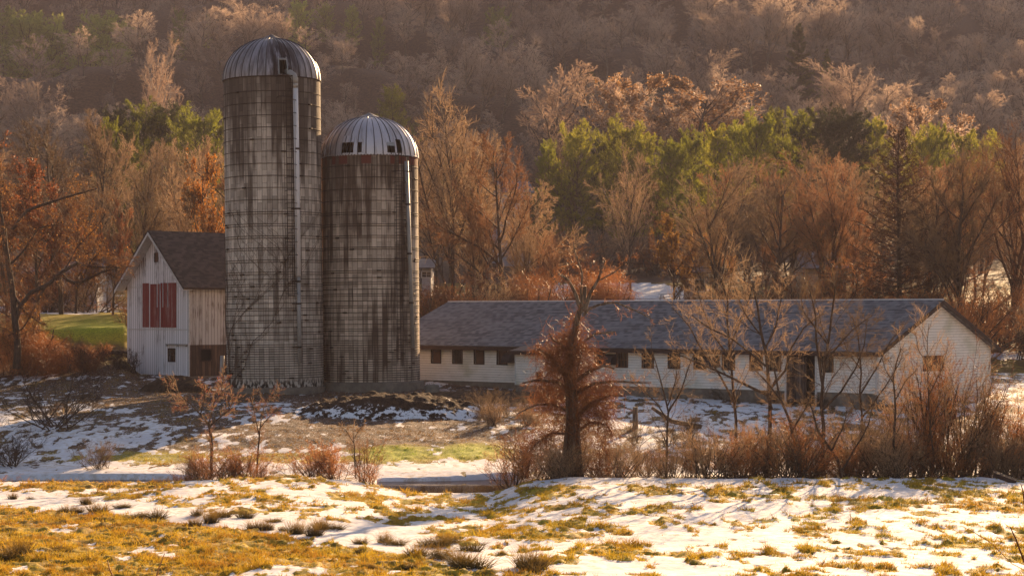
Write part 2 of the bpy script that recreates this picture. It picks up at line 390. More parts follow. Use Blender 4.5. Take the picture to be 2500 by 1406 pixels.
base = t.mix(t.math('MULTIPLY', low, t.ramp(wst, .45, .38)), base, (.48, .45, .42))
M['stave1'] = t.bsdf(base, .85, 0, .2, t.bump(t.math('SUBTRACT', fine, jl), .4, .02))
t, base, uv, v, u, jl, fine = stave_mat('silo_staves_short', (.040, .018, .010), (.53, .43, .35), 11, 13.6, .85, .35, .14)
red = t.math('MULTIPLY', t.ramp(v, 12.9, 13.0), t.math('GREATER_THAN', t.white(t.comb(t.math('FLOOR', t.math('DIVIDE', u, .29)), 0, 5.0)), .4))
base = t.mix(red, base, (.12, .03, .022))
ochre = t.math('MULTIPLY', t.ramp(u, -4.1, -2.6, 1, 0), t.ramp(v, 5, 9))
base = t.mix(t.math('MULTIPLY', ochre, .75), base, (.30, .12, .02))
M['stave2'] = t.bsdf(base, .85, 0, .2, t.bump(t.math('SUBTRACT', fine, jl), .4, .02))
def dome_mat(name, col, stain, amt, rustleft=0):
    t = NT(name); uv = t.uv(); s = t.sep(uv)
    st = t.noise(t.map(uv, (2.4, .35, 1)), 1.2, 4, .6); fn = t.noise(t.map(uv, (9, 1.2, 1)), 1.5, 3)
    pan = t.white(t.comb(t.math('FLOOR', t.math('DIVIDE', s[0], R(10) * 2.84)), 0, 2.0))
    c = t.mix(pan, tuple(x * .8 for x in col), tuple(x * 1.15 for x in col))
    c = t.mix(t.ramp(t.math('ADD', t.math('MULTIPLY', st, .8), t.math('MULTIPLY', fn, .2)), .5 - amt * .25, .75 - amt * .1, 0, .9), c, stain)
    sf_ = t.math('FRACT', t.math('ADD', t.math('DIVIDE', s[0], R(10) * 2.885), .5)); sl2 = t.ramp(t.math('ABSOLUTE', t.math('SUBTRACT', sf_, .5)), .03, .10, 1, 0)
    if rustleft:
        rl = t.math('MULTIPLY', t.ramp(s[0], -3.9, -1.3, 1, 0), t.ramp(fn, .35, .6))
        c = t.mix(rl, c, (.17, .07, .02))
    if name.endswith('tall'):
        rl = t.math('MULTIPLY', t.ramp(t.math('ABSOLUTE', t.math('SUBTRACT', s[0], 1.0)), .4, 1.6, 1, 0), t.ramp(st, .3, .55))
        c = t.mix(rl, c, (.035, .02, .02))
    c = t.mix(t.math('MULTIPLY', sl2, .8), c, (.02, .014, .012))
    return t.bsdf(c, t.ramp(fn, .3, .7, .45, .65), .6, .5, t.bump(fn, .15, .01))
M['dome1'] = dome_mat('dome_metal_tall', (.34, .31, .33), (.05, .035, .035), .35)
M['dome2'] = dome_mat('dome_metal_short', (.52, .49, .52), (.20, .14, .11), .05, 1)
M['iron'] = plain('rusty_iron', (.035, .02, .015), .8, .3)
M['galv'] = plain('galvanised_metal', (.35, .34, .33), .45, .6)
M['pipe_white'] = plain('white_pipe', (.66, .64, .66), .4, 0, .08, 2)
M['pipe_grey'] = plain('grey_pipe', (.30, .29, .28), .5, .2, .2, 2)
M['concrete'] = plain('concrete', (.17, .145, .12), .9, 0, .35, 3)
M['dark'] = plain('dark_inside', (.008, .006, .005), .9, 0, .1)
M['glass'] = plain('old_window_glass', (.03, .022, .02), .25, 0, .3, 2, .6)
M['board'] = plain('brown_board', (.11, .055, .035), .85, 0, .35, 3)
M['trim_dark'] = plain('dark_fascia', (.045, .025, .02), .8, 0, .3)
M['trim_white'] = plain('white_trim', (.55, .53, .52), .7, 0, .15)
def plank_mat(name, paint, wood, wear, w_=.24, zcoord=True, wear_hi=None):
    t = NT(name); uv = t.uv(); s = t.sep(uv)
    fu = t.math('FRACT', t.math('DIVIDE', s[0], w_)); cu = t.math('FLOOR', t.math('DIVIDE', s[0], w_))
    cell = t.white(t.comb(cu, 0, 1.0))
    j = t.math('MINIMUM', fu, t.math('SUBTRACT', 1.0, fu)); jl = t.ramp(j, .02, .07, 1, 0)
    st = t.noise(t.map(uv, (9, .55, 1)), 1.5, 5, .7); bl = t.noise(uv, .7, 3)
    f = t.math('ADD', t.math('ADD', t.math('MULTIPLY', st, .7), t.math('MULTIPLY', bl, .4)), t.math('MULTIPLY', cell, .15))
    if wear_hi:
        f = t.math('ADD', f, t.ramp(s[1], wear_hi[0], wear_hi[1], 0, wear_hi[2]))
    c = t.mix(t.ramp(f, wear, wear + .16), paint, wood)
    c = t.mix(t.math('MULTIPLY', cell, .18), c, wood)
    c = t.mix(jl, c, tuple(x * .25 for x in wood))
    return t.bsdf(c, .85, 0, .2, t.bump(t.math('SUBTRACT', st, jl), .4, .015))
M['barn_white'] = plank_mat('barn_boards_white', (.82, .80, .83), (.13, .10, .10), .69, wear_hi=(3.0, 8.2, .10))
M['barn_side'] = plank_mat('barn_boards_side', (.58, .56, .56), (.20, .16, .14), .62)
M['barn_low'] = plank_mat('barn_boards_brown', (.16, .10, .07), (.07, .045, .035), .5)
M['barn_red'] = plank_mat('barn_boards_red', (.22, .022, .02), (.42, .25, .24), .66, .16)
def shingle_mat(name, c0, c1, line, row=.16):
    t = NT(name); uv = t.uv(); s = t.sep(uv)
    fv = t.math('FRACT', t.math('DIVIDE', s[1], row)); cv = t.math('FLOOR', t.math('DIVIDE', s[1], row))
    cu = t.math('FLOOR', t.math('ADD', t.math('DIVIDE', s[0], .3), t.math('MULTIPLY', cv, .37)))
    cell = t.white(t.comb(cu, cv, 0.0)); rowv = t.white(t.comb(0.0, cv, 4.0))
    b = t.noise(t.map(uv, (.25, .5, 1)), 1, 3); dg = t.noise(t.map(uv, (.5, .5, 1)), 2.5, 4)
    f = t.math('ADD', t.math('MULTIPLY', cell, .45), t.math('ADD', t.math('MULTIPLY', b, .5), t.math('MULTIPLY', dg, .25)))
    c = t.mix(t.ramp(f, .3, .85), c0, c1)
    if row > .2: c = t.mix(t.ramp(t.math('ADD', s[0], t.math('MULTIPLY', b, 6.0)), -26, -8, .85, 0), c, (.16, .105, .07))
    lm = t.math('MULTIPLY', t.ramp(fv, .0, .28, 1, 0), t.math('ADD', .28, t.math('MULTIPLY', rowv, .35)))
    c = t.mix(lm, c, line)
    return t.bsdf(c, .9, 0, .15, t.bump(t.math('SUBTRACT', t.math('MULTIPLY', cell, .2), fv), .5, .02))
M['roof_barn'] = shingle_mat('roof_shingles_brown', (.045, .034, .03), (.10, .075, .065), (.035, .025, .022))
M['roof_long'] = shingle_mat('roof_shingles_grey', (.062, .063, .072), (.165, .162, .175), (.34, .33, .34), .26)
def clap_mat():
    t = NT('clapboard_white'); uv = t.uv(); s = t.sep(uv)
    fv = t.math('FRACT', t.math('DIVIDE', s[1], .15)); lm = t.ramp(fv, .0, .22, 1, 0)
    n = t.noise(t.map(uv, (.5, 1.2, 1)), 2, 4, .65); n2 = t.noise(t.map(uv, (3, 8, 1)), 1, 3); gn = t.noise(uv, .45, 3)
    c = t.mix(t.ramp(n, .45, .75, 0, .5), (.84, .80, .76), (.56, .50, .42))
    c = t.mix(t.ramp(gn, .52, .72, 0, .55), c, (.42, .43, .28))
    c = t.mix(t.ramp(n2, .62, .75, 0, .5), c, (.16, .13, .11))
    c = t.mix(t.math('MULTIPLY', lm, .75), c, (.10, .085, .075))
    return t.bsdf(c, .8, 0, .25, t.bump(fv, .5, .02))
M['clap'] = clap_mat()
# ------------------------------------------------------------------ silos
def cyl_part(name, mat, parent, R0, z0, z1, seg=144, rings=1, cap=False):
    a = np.linspace(-math.pi, math.pi, seg + 1); zs = np.linspace(z0, z1, rings + 1)
    V = []; uvs = []
    for z in zs:
        for q in a: V.append((R0 * math.sin(q), -R0 * math.cos(q), z)); uvs.append((q * R0, z))
    n = seg + 1; Fs = [(i * n + j, i * n + j + 1, (i + 1) * n + j + 1, (i + 1) * n + j) for i in range(rings) for j in range(seg)]
    me = bpy.data.meshes.new(name); me.from_pydata(V, [], Fs); uv = me.uv_layers.new(name='UVMap')
    for l in me.loops: uv.data[l.index].uv = uvs[l.vertex_index]
    me.polygons.foreach_set('use_smooth', [True] * len(me.polygons)); me.update()
    return link(name, me, mat, parent)
def ring_part(name, mat, parent, R0, z, r, seg=72, lug=None, sides=5):
    mb = MB(); pts = []
    vs = []
    for i in range(seg):
        q = 2 * math.pi * i / seg
        for j in range(sides):
            b = 2 * math.pi * j / sides; rr = R0 + r * math.cos(b)
            vs.append((rr * math.sin(q), -rr * math.cos(q), z + r * math.sin(b)))
    fs = [(i * sides + j, ((i + 1) % seg) * sides + j, ((i + 1) % seg) * sides + (j + 1) % sides, i * sides + (j + 1) % sides) for i in range(seg) for j in range(sides)]
    mb.add(vs, fs)
    if lug is not None:
        q = lug; c = Vector((math.sin(q), -math.cos(q), 0)); tq = Vector((math.cos(q), math.sin(q), 0))
        p = c * (R0 + r * 1.4)
        mb.tube([p - tq * .13 + Vector((0, 0, z)), p + tq * .13 + Vector((0, 0, z))], .045, 6)
    return mb.build(name, mat, parent, smooth=True)
def dome_part(parent, mat, R0, z0, H, holes, capm):
    cols = 144; els = [0, 2.5, 7, 12, 17, 22, 27, 33, 40, 47, 54, 61, 68, 75, 81]
    V = []; uvs = []
    for e in els:
        rr = R0 * math.cos(R(e)) ** .96; z = z0 + H * math.sin(R(e))
        for i in range(cols + 1):
            q = R(-180 + 2.5 * i); V.append((rr * math.sin(q), -rr * math.cos(q), z)); uvs.append((q * R0, R(e) * R0))
    n = cols + 1; Fs = []
    for i in range(len(els) - 1):
        for j in range(cols):
            qa = -180 + 2.5 * j; ea = els[i]
            if any(h[0] <= qa + .1 and qa + 2.4 <= h[1] and h[2] <= ea + .1 and els[i + 1] - .1 <= h[3] for h in holes): continue
            Fs.append((i * n + j, i * n + j + 1, (i + 1) * n + j + 1, (i + 1) * n + j))
    b = len(V)
    # standing seams every ten degrees
    for k in range(36):
        q = R(-180 + 10 * k); 
        hol = [h for h in holes if h[0] + .5 < -180 + 10 * k < h[1] - .5]
        for i, e in enumerate(els):
            for dd, dr in ((-.018, 0), (0, .035), (.018, 0)):
                rr = (R0 + dr + .004) * math.cos(R(e)) ** .96; z = z0 + (H + dr) * math.sin(R(e))
                da = dd / max(rr, .3) if dd else 0
                V.append((rr * math.sin(q + da), -rr * math.cos(q + da), z)); uvs.append(((q + da) * R0, R(e) * R0))
        for i in range(len(els) - 1):
            if hol and any(h[2] <= els[i] + .1 and els[i + 1] - .1 <= h[3] for h in hol): continue
            o = b + k * len(els) * 3 + i * 3
            Fs += [(o, o + 1, o + 4, o + 3), (o + 1, o + 2, o + 5, o + 4)]
    me = bpy.data.meshes.new('dome'); me.from_pydata(V, [], Fs); uv = me.uv_layers.new(name='UVMap')
    for l in me.loops: uv.data[l.index].uv = uvs[l.vertex_index]
    me.polygons.foreach_set('use_smooth', [i < b and len(f) == 4 and f[0] < b for i, f in enumerate(Fs)])
    me.update(); d = link('dome', me, mat, parent)
    # cap: shallow cone with a scalloped collar
    mb = MB(); rc = R0 * .285; zc = z0 + H * .955; n = 48; vs = []
    for rr, zz in ((rc, zc - .03), (rc * 1.02, zc + .02), (rc * .75, zc + .10), (rc * .45, zc + .20), (rc * .2, zc + .30), (.05, zc + .36)):
        for i in range(n):
            q = 2 * math.pi * i / n; vs.append((rr * math.sin(q), -rr * math.cos(q), zz))
    mb.add(vs, [(k * n + i, k * n + (i + 1) % n, (k + 1) * n + (i + 1) % n, (k + 1) * n + i) for k in range(5) for i in range(n)] + [tuple(range(5 * n, 6 * n))])
    mb.build('dome_cap', capm, parent, smooth=True)
    return d
def silo(name, label, cx, Y, Rr, zb, zrim, zapex, smat, dmat, holes, lean, hoops, foot):
    o = empty(name, ((cx - CX) * Y / F, Y, zb), label=label, cat='silo')
    o.rotation_euler = (0, R(lean), 0)
    h = zrim - zb
    cyl_part('stave_wall', smat, o, Rr, .0, h)
    mb = MB(); n = 64; rf = Rr + foot[0]
    vs = [(rr * math.sin(2 * math.pi * i / n), -rr * math.cos(2 * math.pi * i / n), zz) for rr, zz in ((rf, -1.2), (rf, foot[1]), (Rr - .05, foot[1] + .02)) for i in range(n)]
    mb.add(vs, [(k * n + i, k * n + (i + 1) % n, (k + 1) * n + (i + 1) % n, (k + 1) * n + i) for k in range(2) for i in range(n)])
    mb.build('footing', M['concrete'], o)
    rnd = random.Random(len(hoops))
    for z in hoops:
        ring_part('hoop', M['iron'], o, Rr + .012, z, .017 + .004 * rnd.random(), lug=rnd.choice([-1, 1]) * rnd.uniform(.1, 1.3))
    ring_part('rim_band', M['iron'] if name == 'tall_silo' else dmat, o, Rr + .02, h, .045, 96)
    dome_part(o, dmat, Rr + .05, h, (zapex - zrim) - .30, holes, dmat)
    # near-black disc seen through the hatches, its colour stands in for unlit interior
    mb = MB(); mb.add([((Rr - .1) * math.sin(2 * math.pi * i / 32), -(Rr - .1) * math.cos(2 * math.pi * i / 32), h - 1.5) for i in range(32)], [tuple(range(32))])
    mb.build('dark_interior', M['dark'], o)
    return o
def cylp(R0, q, z): return Vector((R0 * math.sin(q), -R0 * math.cos(q), z))
def ladder_parts(o, R0, qd, z0, z1, cz0, cz1):
    q = R(qd); c = cylp(1, q, 0); tq = Vector((math.cos(q), math.sin(q), 0)); U = Vector((0, 0, 1))
    mb = MB(); p = c * (R0 + .16)
    for s in (-.2, .2): mb.tube([p + tq * s + U * z0, p + tq * s + U * z1], .022, 5)
    z = z0 + .1
    while z < z1: mb.tube([p - tq * .2 + U * z, p + tq * .2 + U * z], .014, 4); z += .36
    l = mb.build('ladder', M['iron'], o)
    mb = MB(); pc = c * (R0 + .16)
    def hp(a, z): return pc + tq * (-.34 * math.cos(a)) + c * (.62 * math.sin(a)) + U * z
    z = cz0
    zs = []
    while z < cz1: zs.append(z); z += .74
    for z in zs: mb.tube([hp(math.pi * k / 8, z) for k in range(9)], .018, 4)
    for k in (0, 3, 5, 8): mb.tube([hp(math.pi * k / 8, cz0), hp(math.pi * k / 8, zs[-1])], .011, 4)
    mb.build('ladder_cage', M['iron'], o)
# tall silo
Y1, R1, zb1, zr1, za1 = 114.0, 2.835, 3.62, 21.55, 24.38
hoops = []
def silo_z(py, Y, zb): return CAMZ - (py - HY) * Y / F - zb
k = 0
y = 222.0
while y < 930:
    hoops.append(y)
    if y > 495: hoops.append(y + 5.5)
    if y > 660: hoops.append(y + 17)
    if y > 840: hoops += [y + 11.5, y + 23]
    y += 29.5
hz = [silo_z(q, Y1 - R1, zb1) for q in hoops]
s1 = silo('tall_silo', 'tall grey concrete stave silo with dark ribbed dome, beside white barn', 672.5, Y1, R1, zb1, zr1, za1, M['stave1'], M['dome1'],
          [(15, 25, 2.5, 22)], -.65, [z for z in hz if .05 < z < 17.9], (.12, -.02))
h1 = zr1 - zb1
ladder_parts(s1, R1, 26, 5.2, h1 + .1, 5.4, h1 - 1.4)
mb = MB()   # working platform below the hatch
for z in (h1 - 1.25, h1 - .05):
    mb.tube([cylp(R1 + .1, R(12), z), cylp(R1 + .75, R(13), z), cylp(R1 + .75, R(26), z), cylp(R1 + .1, R(28), z)], .025, 5)
for q in (12.5, 17, 21.5, 26): mb.tube([cylp(R1 + .75, R(q), h1 - 1.25), cylp(R1 + .75, R(q), h1 - .05)], .018, 5)
mb.build('platform_cage', M['iron'], s1)
mb = MB()
for (qa, ea, qb, eb) in ((15, 2, 15, 26), (25, 2, 25, 26), (15, 22, 25, 22), (15, 23.5, 25, 23.5)):
    pts = []
    for k in range(4):
        q = R(qa + (qb - qa) * k / 3); e = R(ea + (eb - ea) * k / 3); rr = (R1 + .09) * math.cos(e) ** .96
        pts.append(Vector((rr * math.sin(q), -rr * math.cos(q), h1 + (za1 - zr1 - .28) * math.sin(e))))
    mb.tube(pts, .035, 5)
mb.build('hatch_frame', M['galv'], s1)
pz = lambda py: silo_z(py, Y1 - 2.4, zb1)
qp = R(33.5); rp = R1 + .26
p = MB(); p.tube([cylp(rp, qp, pz(675)), cylp(rp, R(33.2), pz(440)), cylp(rp, R(32.5), pz(216))], .15, 12); p.build('fill_pipe', M['pipe_white'], s1, smooth=True)
p = MB(); p.tube([cylp(rp, R(34), pz(888)), cylp(rp, R(33.6), pz(676))], .115, 12); p.build('fill_pipe', M['pipe_grey'], s1, smooth=True)['label'] = 'narrower grey lower pipe'
p = MB(); p.tube([cylp(rp, R(32.4), pz(217)), cylp(rp, R(32.3), pz(204))], .165, 12); p.build('pipe_collar', M['galv'], s1, smooth=True)
p = MB(); p.tube([cylp(rp, R(32.3), pz(206)), cylp(rp + .02, R(32.0), pz(196)), cylp(rp - .06, R(31), pz(187)), cylp(rp - .3, R(28.5), pz(179)), cylp(rp - .62, R(26.5), pz(173))], [.17, .19, .2, .19, .15], 12)
p.build('pipe_elbow', M['pipe_grey'], s1, smooth=True)
for yy in (365, 511, 688, 742, 848):
    p = MB(); p.tube([cylp(rp, R(33.5), pz(yy) - .05), cylp(rp, R(33.5), pz(yy) + .05)], .175 if yy < 676 else .14, 12)
    p.tube([cylp(R1, R(28), pz(yy)), cylp(rp, R(33.5), pz(yy))], .035, 5); p.build('pipe_clamp', M['iron'], s1)
# short silo
Y2, R2, zb2, zr2, za2 = 116.0, 2.88, 3.72, 17.2, 19.97
hoops = []; y = 404.0
while y < 922:
    hoops.append(y)
    if y > 500: hoops.append(y + 5)
    if y > 640: hoops.append(y + 17)
    if y > 830: hoops += [y + 11, y + 23.5]
    y += 28.5
s2 = silo('short_silo', 'shorter rust stained silo with pale ribbed dome, beside the long shed', 907.5, Y2, R2, zb2, zr2, za2, M['stave2'], M['dome2'],
          [(-30, -15, 2.5, 17), (-10, -5, 2.5, 17), (25, 35, 2.5, 17), (37.5, 45, 2.5, 22)], -.5, [z for z in [silo_z(q, Y2 - R2, zb2) for q in hoops] if .05 < z < 13.4], (.28, .12))
h2 = zr2 - zb2
ladder_parts(s2, R2, 38, 2.2, h2 + .1, 5.2, h2 - 1.2)
p2 = lambda py: silo_z(py, Y2 - 2.0, zb2)
p = MB(); p.tube([cylp(R2 + .2, R(57), p2(850)), cylp(R2 + .22, R(52), p2(620)), cylp(R2 + .25, R(47.5), p2(395))], .12, 12); p.build('fill_pipe', M['pipe_grey'], s2, smooth=True)
for yy, q in ((500, 49.5), (620, 52), (740, 54.5)):
    p = MB(); p.tube([cylp(R2 + .22, R(q), p2(yy) - .05), cylp(R2 + .22, R(q), p2(yy) + .05)], .15, 12); p.build('pipe_clamp', M['iron'], s2)
p = MB()
p.tube([cylp(R2 + .1, R(31), h2 - .1), cylp(R2 + .7, R(32), h2 - .1), cylp(R2 + .7, R(47), h2 - .1), cylp(R2 + .1, R(48), h2 - .1)], .022, 5)
p.tube([cylp(R2 + .1, R(31), h2 - 1), cylp(R2 + .7, R(32), h2 - 1), cylp(R2 + .7, R(47), h2 - 1), cylp(R2 + .1, R(48), h2 - 1)], .022, 5)
for q in (32, 37, 42, 47): p.tube([cylp(R2 + .7, R(q), h2 - 1), cylp(R2 + .7, R(q), h2 - .1)], .016, 4)
p.build('platform_cage', M['iron'], s2)
for (qa, qb, ea, eb) in ((-30, -15, 17.3, 27), (25, 35, 17.2, 12)):
    vs = []
    for e in (ea, eb):
        for q in (qa, (qa + qb) / 2, qb):
            rr = (R2 + .085) * math.cos(R(e)) ** .96; vs.append((rr * math.sin(R(q)), -rr * math.cos(R(q)), h2 + (za2 - zr2 - .27) * math.sin(R(e))))
    p = MB(); p.add(vs, [(0, 1, 4, 3), (1, 2, 5, 4)]); p.build('hatch_flap', M['galv'] if qa > 0 else M['dome2'], s2)
# ------------------------------------------------------------------ walls with real openings
def wall_open(mb, plane, u0, u1, v0, v1, holes, depth=.14):
    """plane(u, v, d): d pushes inwards"""
    us = sorted({u0, u1, *[h[0] for h in holes], *[h[1] for h in holes]}); vs = sorted({v0, v1, *[h[2] for h in holes], *[h[3] for h in holes]})
    for a, b in zip(us[:-1], us[1:]):
        for c, d in zip(vs[:-1], vs[1:]):
            m1, m2 = (a + b) / 2, (c + d) / 2
            if any(h[0] < m1 < h[1] and h[2] < m2 < h[3] for h in holes): continue
            mb.poly(plane(a, c, 0), plane(b, c, 0), plane(b, d, 0), plane(a, d, 0))
    for a, b, c, d in holes:
        for (p, q) in (((a, c), (b, c)), ((b, c), (b, d)), ((b, d), (a, d)), ((a, d), (a, c))):
            mb.poly(plane(p[0], p[1], 0), plane(q[0], q[1], 0), plane(q[0], q[1], depth), plane(p[0], p[1], depth))
def boxp(mb, plane, a, b, c, d, d0, d1):
    mb.add([plane(a, c, d0), plane(b, c, d0), plane(b, d, d0), plane(a, d, d0), plane(a, c, d1), plane(b, c, d1), plane(b, d, d1), plane(a, d, d1)],
           [(0, 1, 2, 3), (7, 6, 5, 4), (0, 4, 5, 1), (1, 5, 6, 2), (2, 6, 7, 3), (3, 7, 4, 0)])
def window(parent, plane, h, framem, panem, nx=2, ny=2, fw=.06, label=None):
    a, b, c, d = h
    m = MB()
    for q in ((a - fw, a + .02, c - fw, d + fw), (b - .02, b + fw, c - fw, d + fw), (a + .02, b - .02, d - .01, d + fw), (a + .02, b - .02, c - fw, c + .01)):
        boxp(m, plane, *q, -.035, .05)
    f = m.build('window', framem, parent)
    if label: f['label'] = label
    m = MB(); 
    for k in range(1, nx): x = a + (b - a) * k / nx; boxp(m, plane, x - .015, x + .015, c + .01, d - .01, .05, .08)
    for k in range(1, ny): z = c + (d - c) * k / ny; boxp(m, plane, a + .02, b - .02, z - .015, z + .015, .046, .084)
    if nx > 1 or ny > 1: m.build('glazing_bar', framem, f)
    m = MB(); m.poly(plane(a, c, .1), plane(b, c, .1), plane(b, d, .1), plane(a, d, .1)); m.build('pane', panem, f)
    return f
# ------------------------------------------------------------------ barn
bz = 3.95
barn = empty('barn', ((463 - CX) * 122 / F, 122, bz), R(-45), label='white weathered barn with red boarded hatch in its gable', cat='barn')
W, D_, EH, AH = 6.95, 8.5, 5.75, 9.1
fr = lambda u, v, d: Vector((u, d, v))         # gable wall, u from -W to 0
sdp = lambda u, v, d: Vector((-d, u, v))       # side wall, u from 0 to D_
def bt(px):   # px on the gable wall -> local u
    q = (px - CX) / F; X0 = (463 - CX) * 122 / F; t_ = (X0 - 122 * q) / (.7071 + .7071 * q); return -t_
def bs(px):
    q = (px - CX) / F; X0 = (463 - CX) * 122 / F; return (122 * q - X0) / (.7071 - .7071 * q)
def bzv(py, u=0): return CAMZ - (py - HY) * (122 - .7071 * u) / F - bz
m = MB()
win = (bt(412), bt(427), bzv(881, -2), bzv(852, -2)); hat = (bt(376), bt(386), bzv(640, -3.5), bzv(617, -3.5))
door = (bt(349), bt(431), bzv(799, -3.4), bzv(691, -3.4))
wall_open(m, fr, -W, 0, 0, EH, [win])
# gable triangle with attic opening
mid = -W / 2; hx0, hx1, hz0, hz1 = hat
def edge(z): return (AH - z) / (AH - EH) * W / 2
for (z0, z1) in ((EH, hz0), (hz0, hz1), (hz1, AH)):
    e0, e1 = edge(z0), edge(z1)
    if z0 == hz0:
        m.poly((mid - e0, 0, z0), (hx0, 0, z0), (hx0, 0, z1), (mid - e1, 0, z1)); m.poly((hx1, 0, z0), (mid + e0, 0, z0), (mid + e1, 0, z1), (hx1, 0, z1))
    elif e1 < 1e-6: m.poly((mid - e0, 0, z0), (mid + e0, 0, z0), (mid, 0, z1))
    else: m.poly((mid - e0, 0, z0), (mid + e0, 0, z0), (mid + e1, 0, z1), (mid - e1, 0, z1))
m.build('gable_wall', M['barn_white'], barn)
m = MB(); m.poly((hx0 - .02, .1, hz0 - .02), (hx1 + .02, .1, hz0 - .02), (hx1 + .02, .1, hz1 + .02), (hx0 - .02, .1, hz1 + .02)); m.build('attic_board', M['board'], barn)
m = MB(); zl = bzv(842); sw = (bs(490), bs(516), bzv(881), bzv(854))
wall_open(m, sdp, 0, D_, zl, EH, []); m.poly((-W, D_, 0), (0, D_, 0), (0, D_, EH), (-W / 2, D_, AH), (-W, D_, EH)); m.poly((-W, 0, 0), (-W, D_, 0), (-W, D_, EH), (-W, 0, EH))
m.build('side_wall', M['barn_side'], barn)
m = MB(); wall_open(m, sdp, 0.03, D_, -.3, zl - .002, [sw]); m.build('lower_wall', M['barn_low'], barn)
m = MB(); m.box(-W - .05, .05, -.06, D_, -1.0, -.02); m.build('foundation', M['concrete'], barn)
m = MB()   # boards of the red hatch: red planks with bare white gaps
rr = random.Random(4); a = door[0]; a2 = door[1]
cuts = [(0, .20), (.235, .42), (.45, .475), (.53, .555), (.62, .70), (.745, .765), (.80, 1)]
fullw = a2 - a
for i, (c0, c1) in enumerate([(0, .19), (.23, .415), (.455, .505), (.545, .59), (.63, .73), (.77, .998)]):
    zt = door[3] - (.06 if i in (1, 2) else 0); 
    boxp(m, fr, a + fullw * c0, a + fullw * c1, door[2], zt, -.035 - .003 * i, -.004)
for (c0, c1) in ((.418, .452), (.593, .627), (.733, .767)):
    boxp(m, fr, a + fullw * c0 + .003, a + fullw * c1 - .003, door[2], door[2] + (door[3] - door[2]) * .45, -.031, -.004)
m.build('hatch_door', M['barn_red'], barn)
m = MB(); boxp(m, fr, -W + .02, door[0] - .12, door[3] - .28, door[3] - .24, -.02, -.002); m.build('batten', M['trim_white'], barn)
m = MB(); boxp(m, fr, -W + .1, -.1, door[2] - .16, door[2] - .10, -.03, -.002); m.build('batten', M['trim_white'], barn)
window(barn, fr, win, M['trim_dark'], M['glass'], 3, 2)
window(barn, sdp, sw, M['trim_dark'], M['dark'], 1, 1, .07, 'empty dark square side opening')
m = MB(); boxp(m, fr, bt(408), -.15, bzv(843), bzv(840), -.14, -.02)
for q in (bt(409), bt(435), -.3): boxp(m, fr, q, q + .06, bzv(846), bzv(843) - .003, -.13, -.002)
m.build('door_rail', M['pipe_grey'], barn)
m = MB(); boxp(m, fr, -.12, .03, -.1, EH, -.05, -.002); m.build('corner_board', M['trim_white'], barn)
# roof: two slabs with overhang
m = MB(); ov, eo, th = .75, .35, .14
sl_ = (AH - EH) / (W / 2)
def rz(x): return AH - abs(x - mid) * sl_ + .05
for sgn in (-1, 1):
    xe = mid + sgn * (W / 2 + eo); n_ = Vector((sgn * sl_, 0, 1)).normalized() * th
    m.prism([(mid, -ov, rz(mid)), (xe, -ov, rz(xe)), (xe, D_ + .4, rz(xe)), (mid, D_ + .4, rz(mid))], n_)
m.build('roof', M['roof_barn'], barn)
m = MB()
for sgn in (-1, 1):
    xe = mid + sgn * (W / 2 + eo)
    m.prism([(mid, -ov - .03, rz(mid) - .01), (xe, -ov - .03, rz(xe) - .01), (xe, -ov - .03, rz(xe) - .20), (mid, -ov - .03, rz(mid) - .20)], (0, .035, 0))
    m.prism([(mid + sgn * .02, -ov + .01, rz(mid) - .03), (xe, -ov + .01, rz(xe) - .03), (xe, -.01, rz(xe) - .03), (mid + sgn * .02, -.01, rz(mid) - .03)], (0, 0, -.03))
m.build('bargeboard', M['trim_white'], barn)
b0 = barn.location
tag(MB().tube([at(541, 925, 117.5), at(543, 868, 117.5)], .13, 10).build('downspout', M['pipe_grey'], None, smooth=True), 'short grey pipe standing upright between the barn and tall silo', 'pipe')
# stone retaining wall left of the barn
t = NT('field_stone'); v_ = t.voro(t.map(t.obj(), (2.2, 2.2, 4)), 1.2); n_ = t.noise(t.obj(), 6, 3)
M['stone'] = t.bsdf(t.mix(t.ramp(v_, .1, .6), (.10, .075, .06), (.03, .022, .018)), .9, 0, .2, t.bump(v_, .8, .08))
m = MB(); rr = random.Random(9)
p0 = at(150, 850, 131.5); p1 = at(318, 850, 129.0)
for i in range(26):
    for j in range(5):
        f_ = (i + (.5 if j % 2 else 0)) / 26; x = p0.x + (p1.x - p0.x) * f_; yy = p0.y + (p1.y - p0.y) * f_
        z = 4.2 + j * .27 + rr.uniform(-.03, .03); s_ = rr.uniform(.16, .22)
        m.box(x - s_ / 1.1, x + s_ / 1.1, yy - s_ - rr.uniform(0, .08), yy + .3, z - .12, z + rr.uniform(.09, .13))
tag(m.build('stone_wall', M['stone']), 'low dark field stone retaining wall left of the barn', 'wall')
# ------------------------------------------------------------------ long shed
TH = R(39.8); LL, WW = 35.0, 13.0
lx0, ly0 = (2142 - CX) * 100 / F, 100.0
shed = empty('long_shed', (lx0, ly0, 0), -TH, label='long low white clapboard shed with grey shingle roof', cat='shed')
lf = lambda u, v, d: Vector((u, d, v))
lg = lambda u, v, d: Vector((-d, u, v))
ca, sa = math.cos(TH), math.sin(TH)
def lt(px, p=0):
    q = (px - CX) / F; X = lx0 - sa * p; Y_ = ly0 - ca * p
    return -((X - Y_ * q) / (ca + sa * q))
def ltb(px):
    q = (px - CX) / F; return (ly0 * q - lx0) / (sa - ca * q)
ZS, ZE, ZR = 3.76, 5.97, 8.50
wh = []
wpx = [1065, 1117, 1170, 1226, 1465, 1519, 1582, 1646, 1709, 1779, 1846, 1891, 2018]
for q in wpx:
    u = lt(q); wh.append((u - .37, u + .37, 4.86, 5.66))
dr = (lt(1921), lt(1990), 3.05, 5.72)
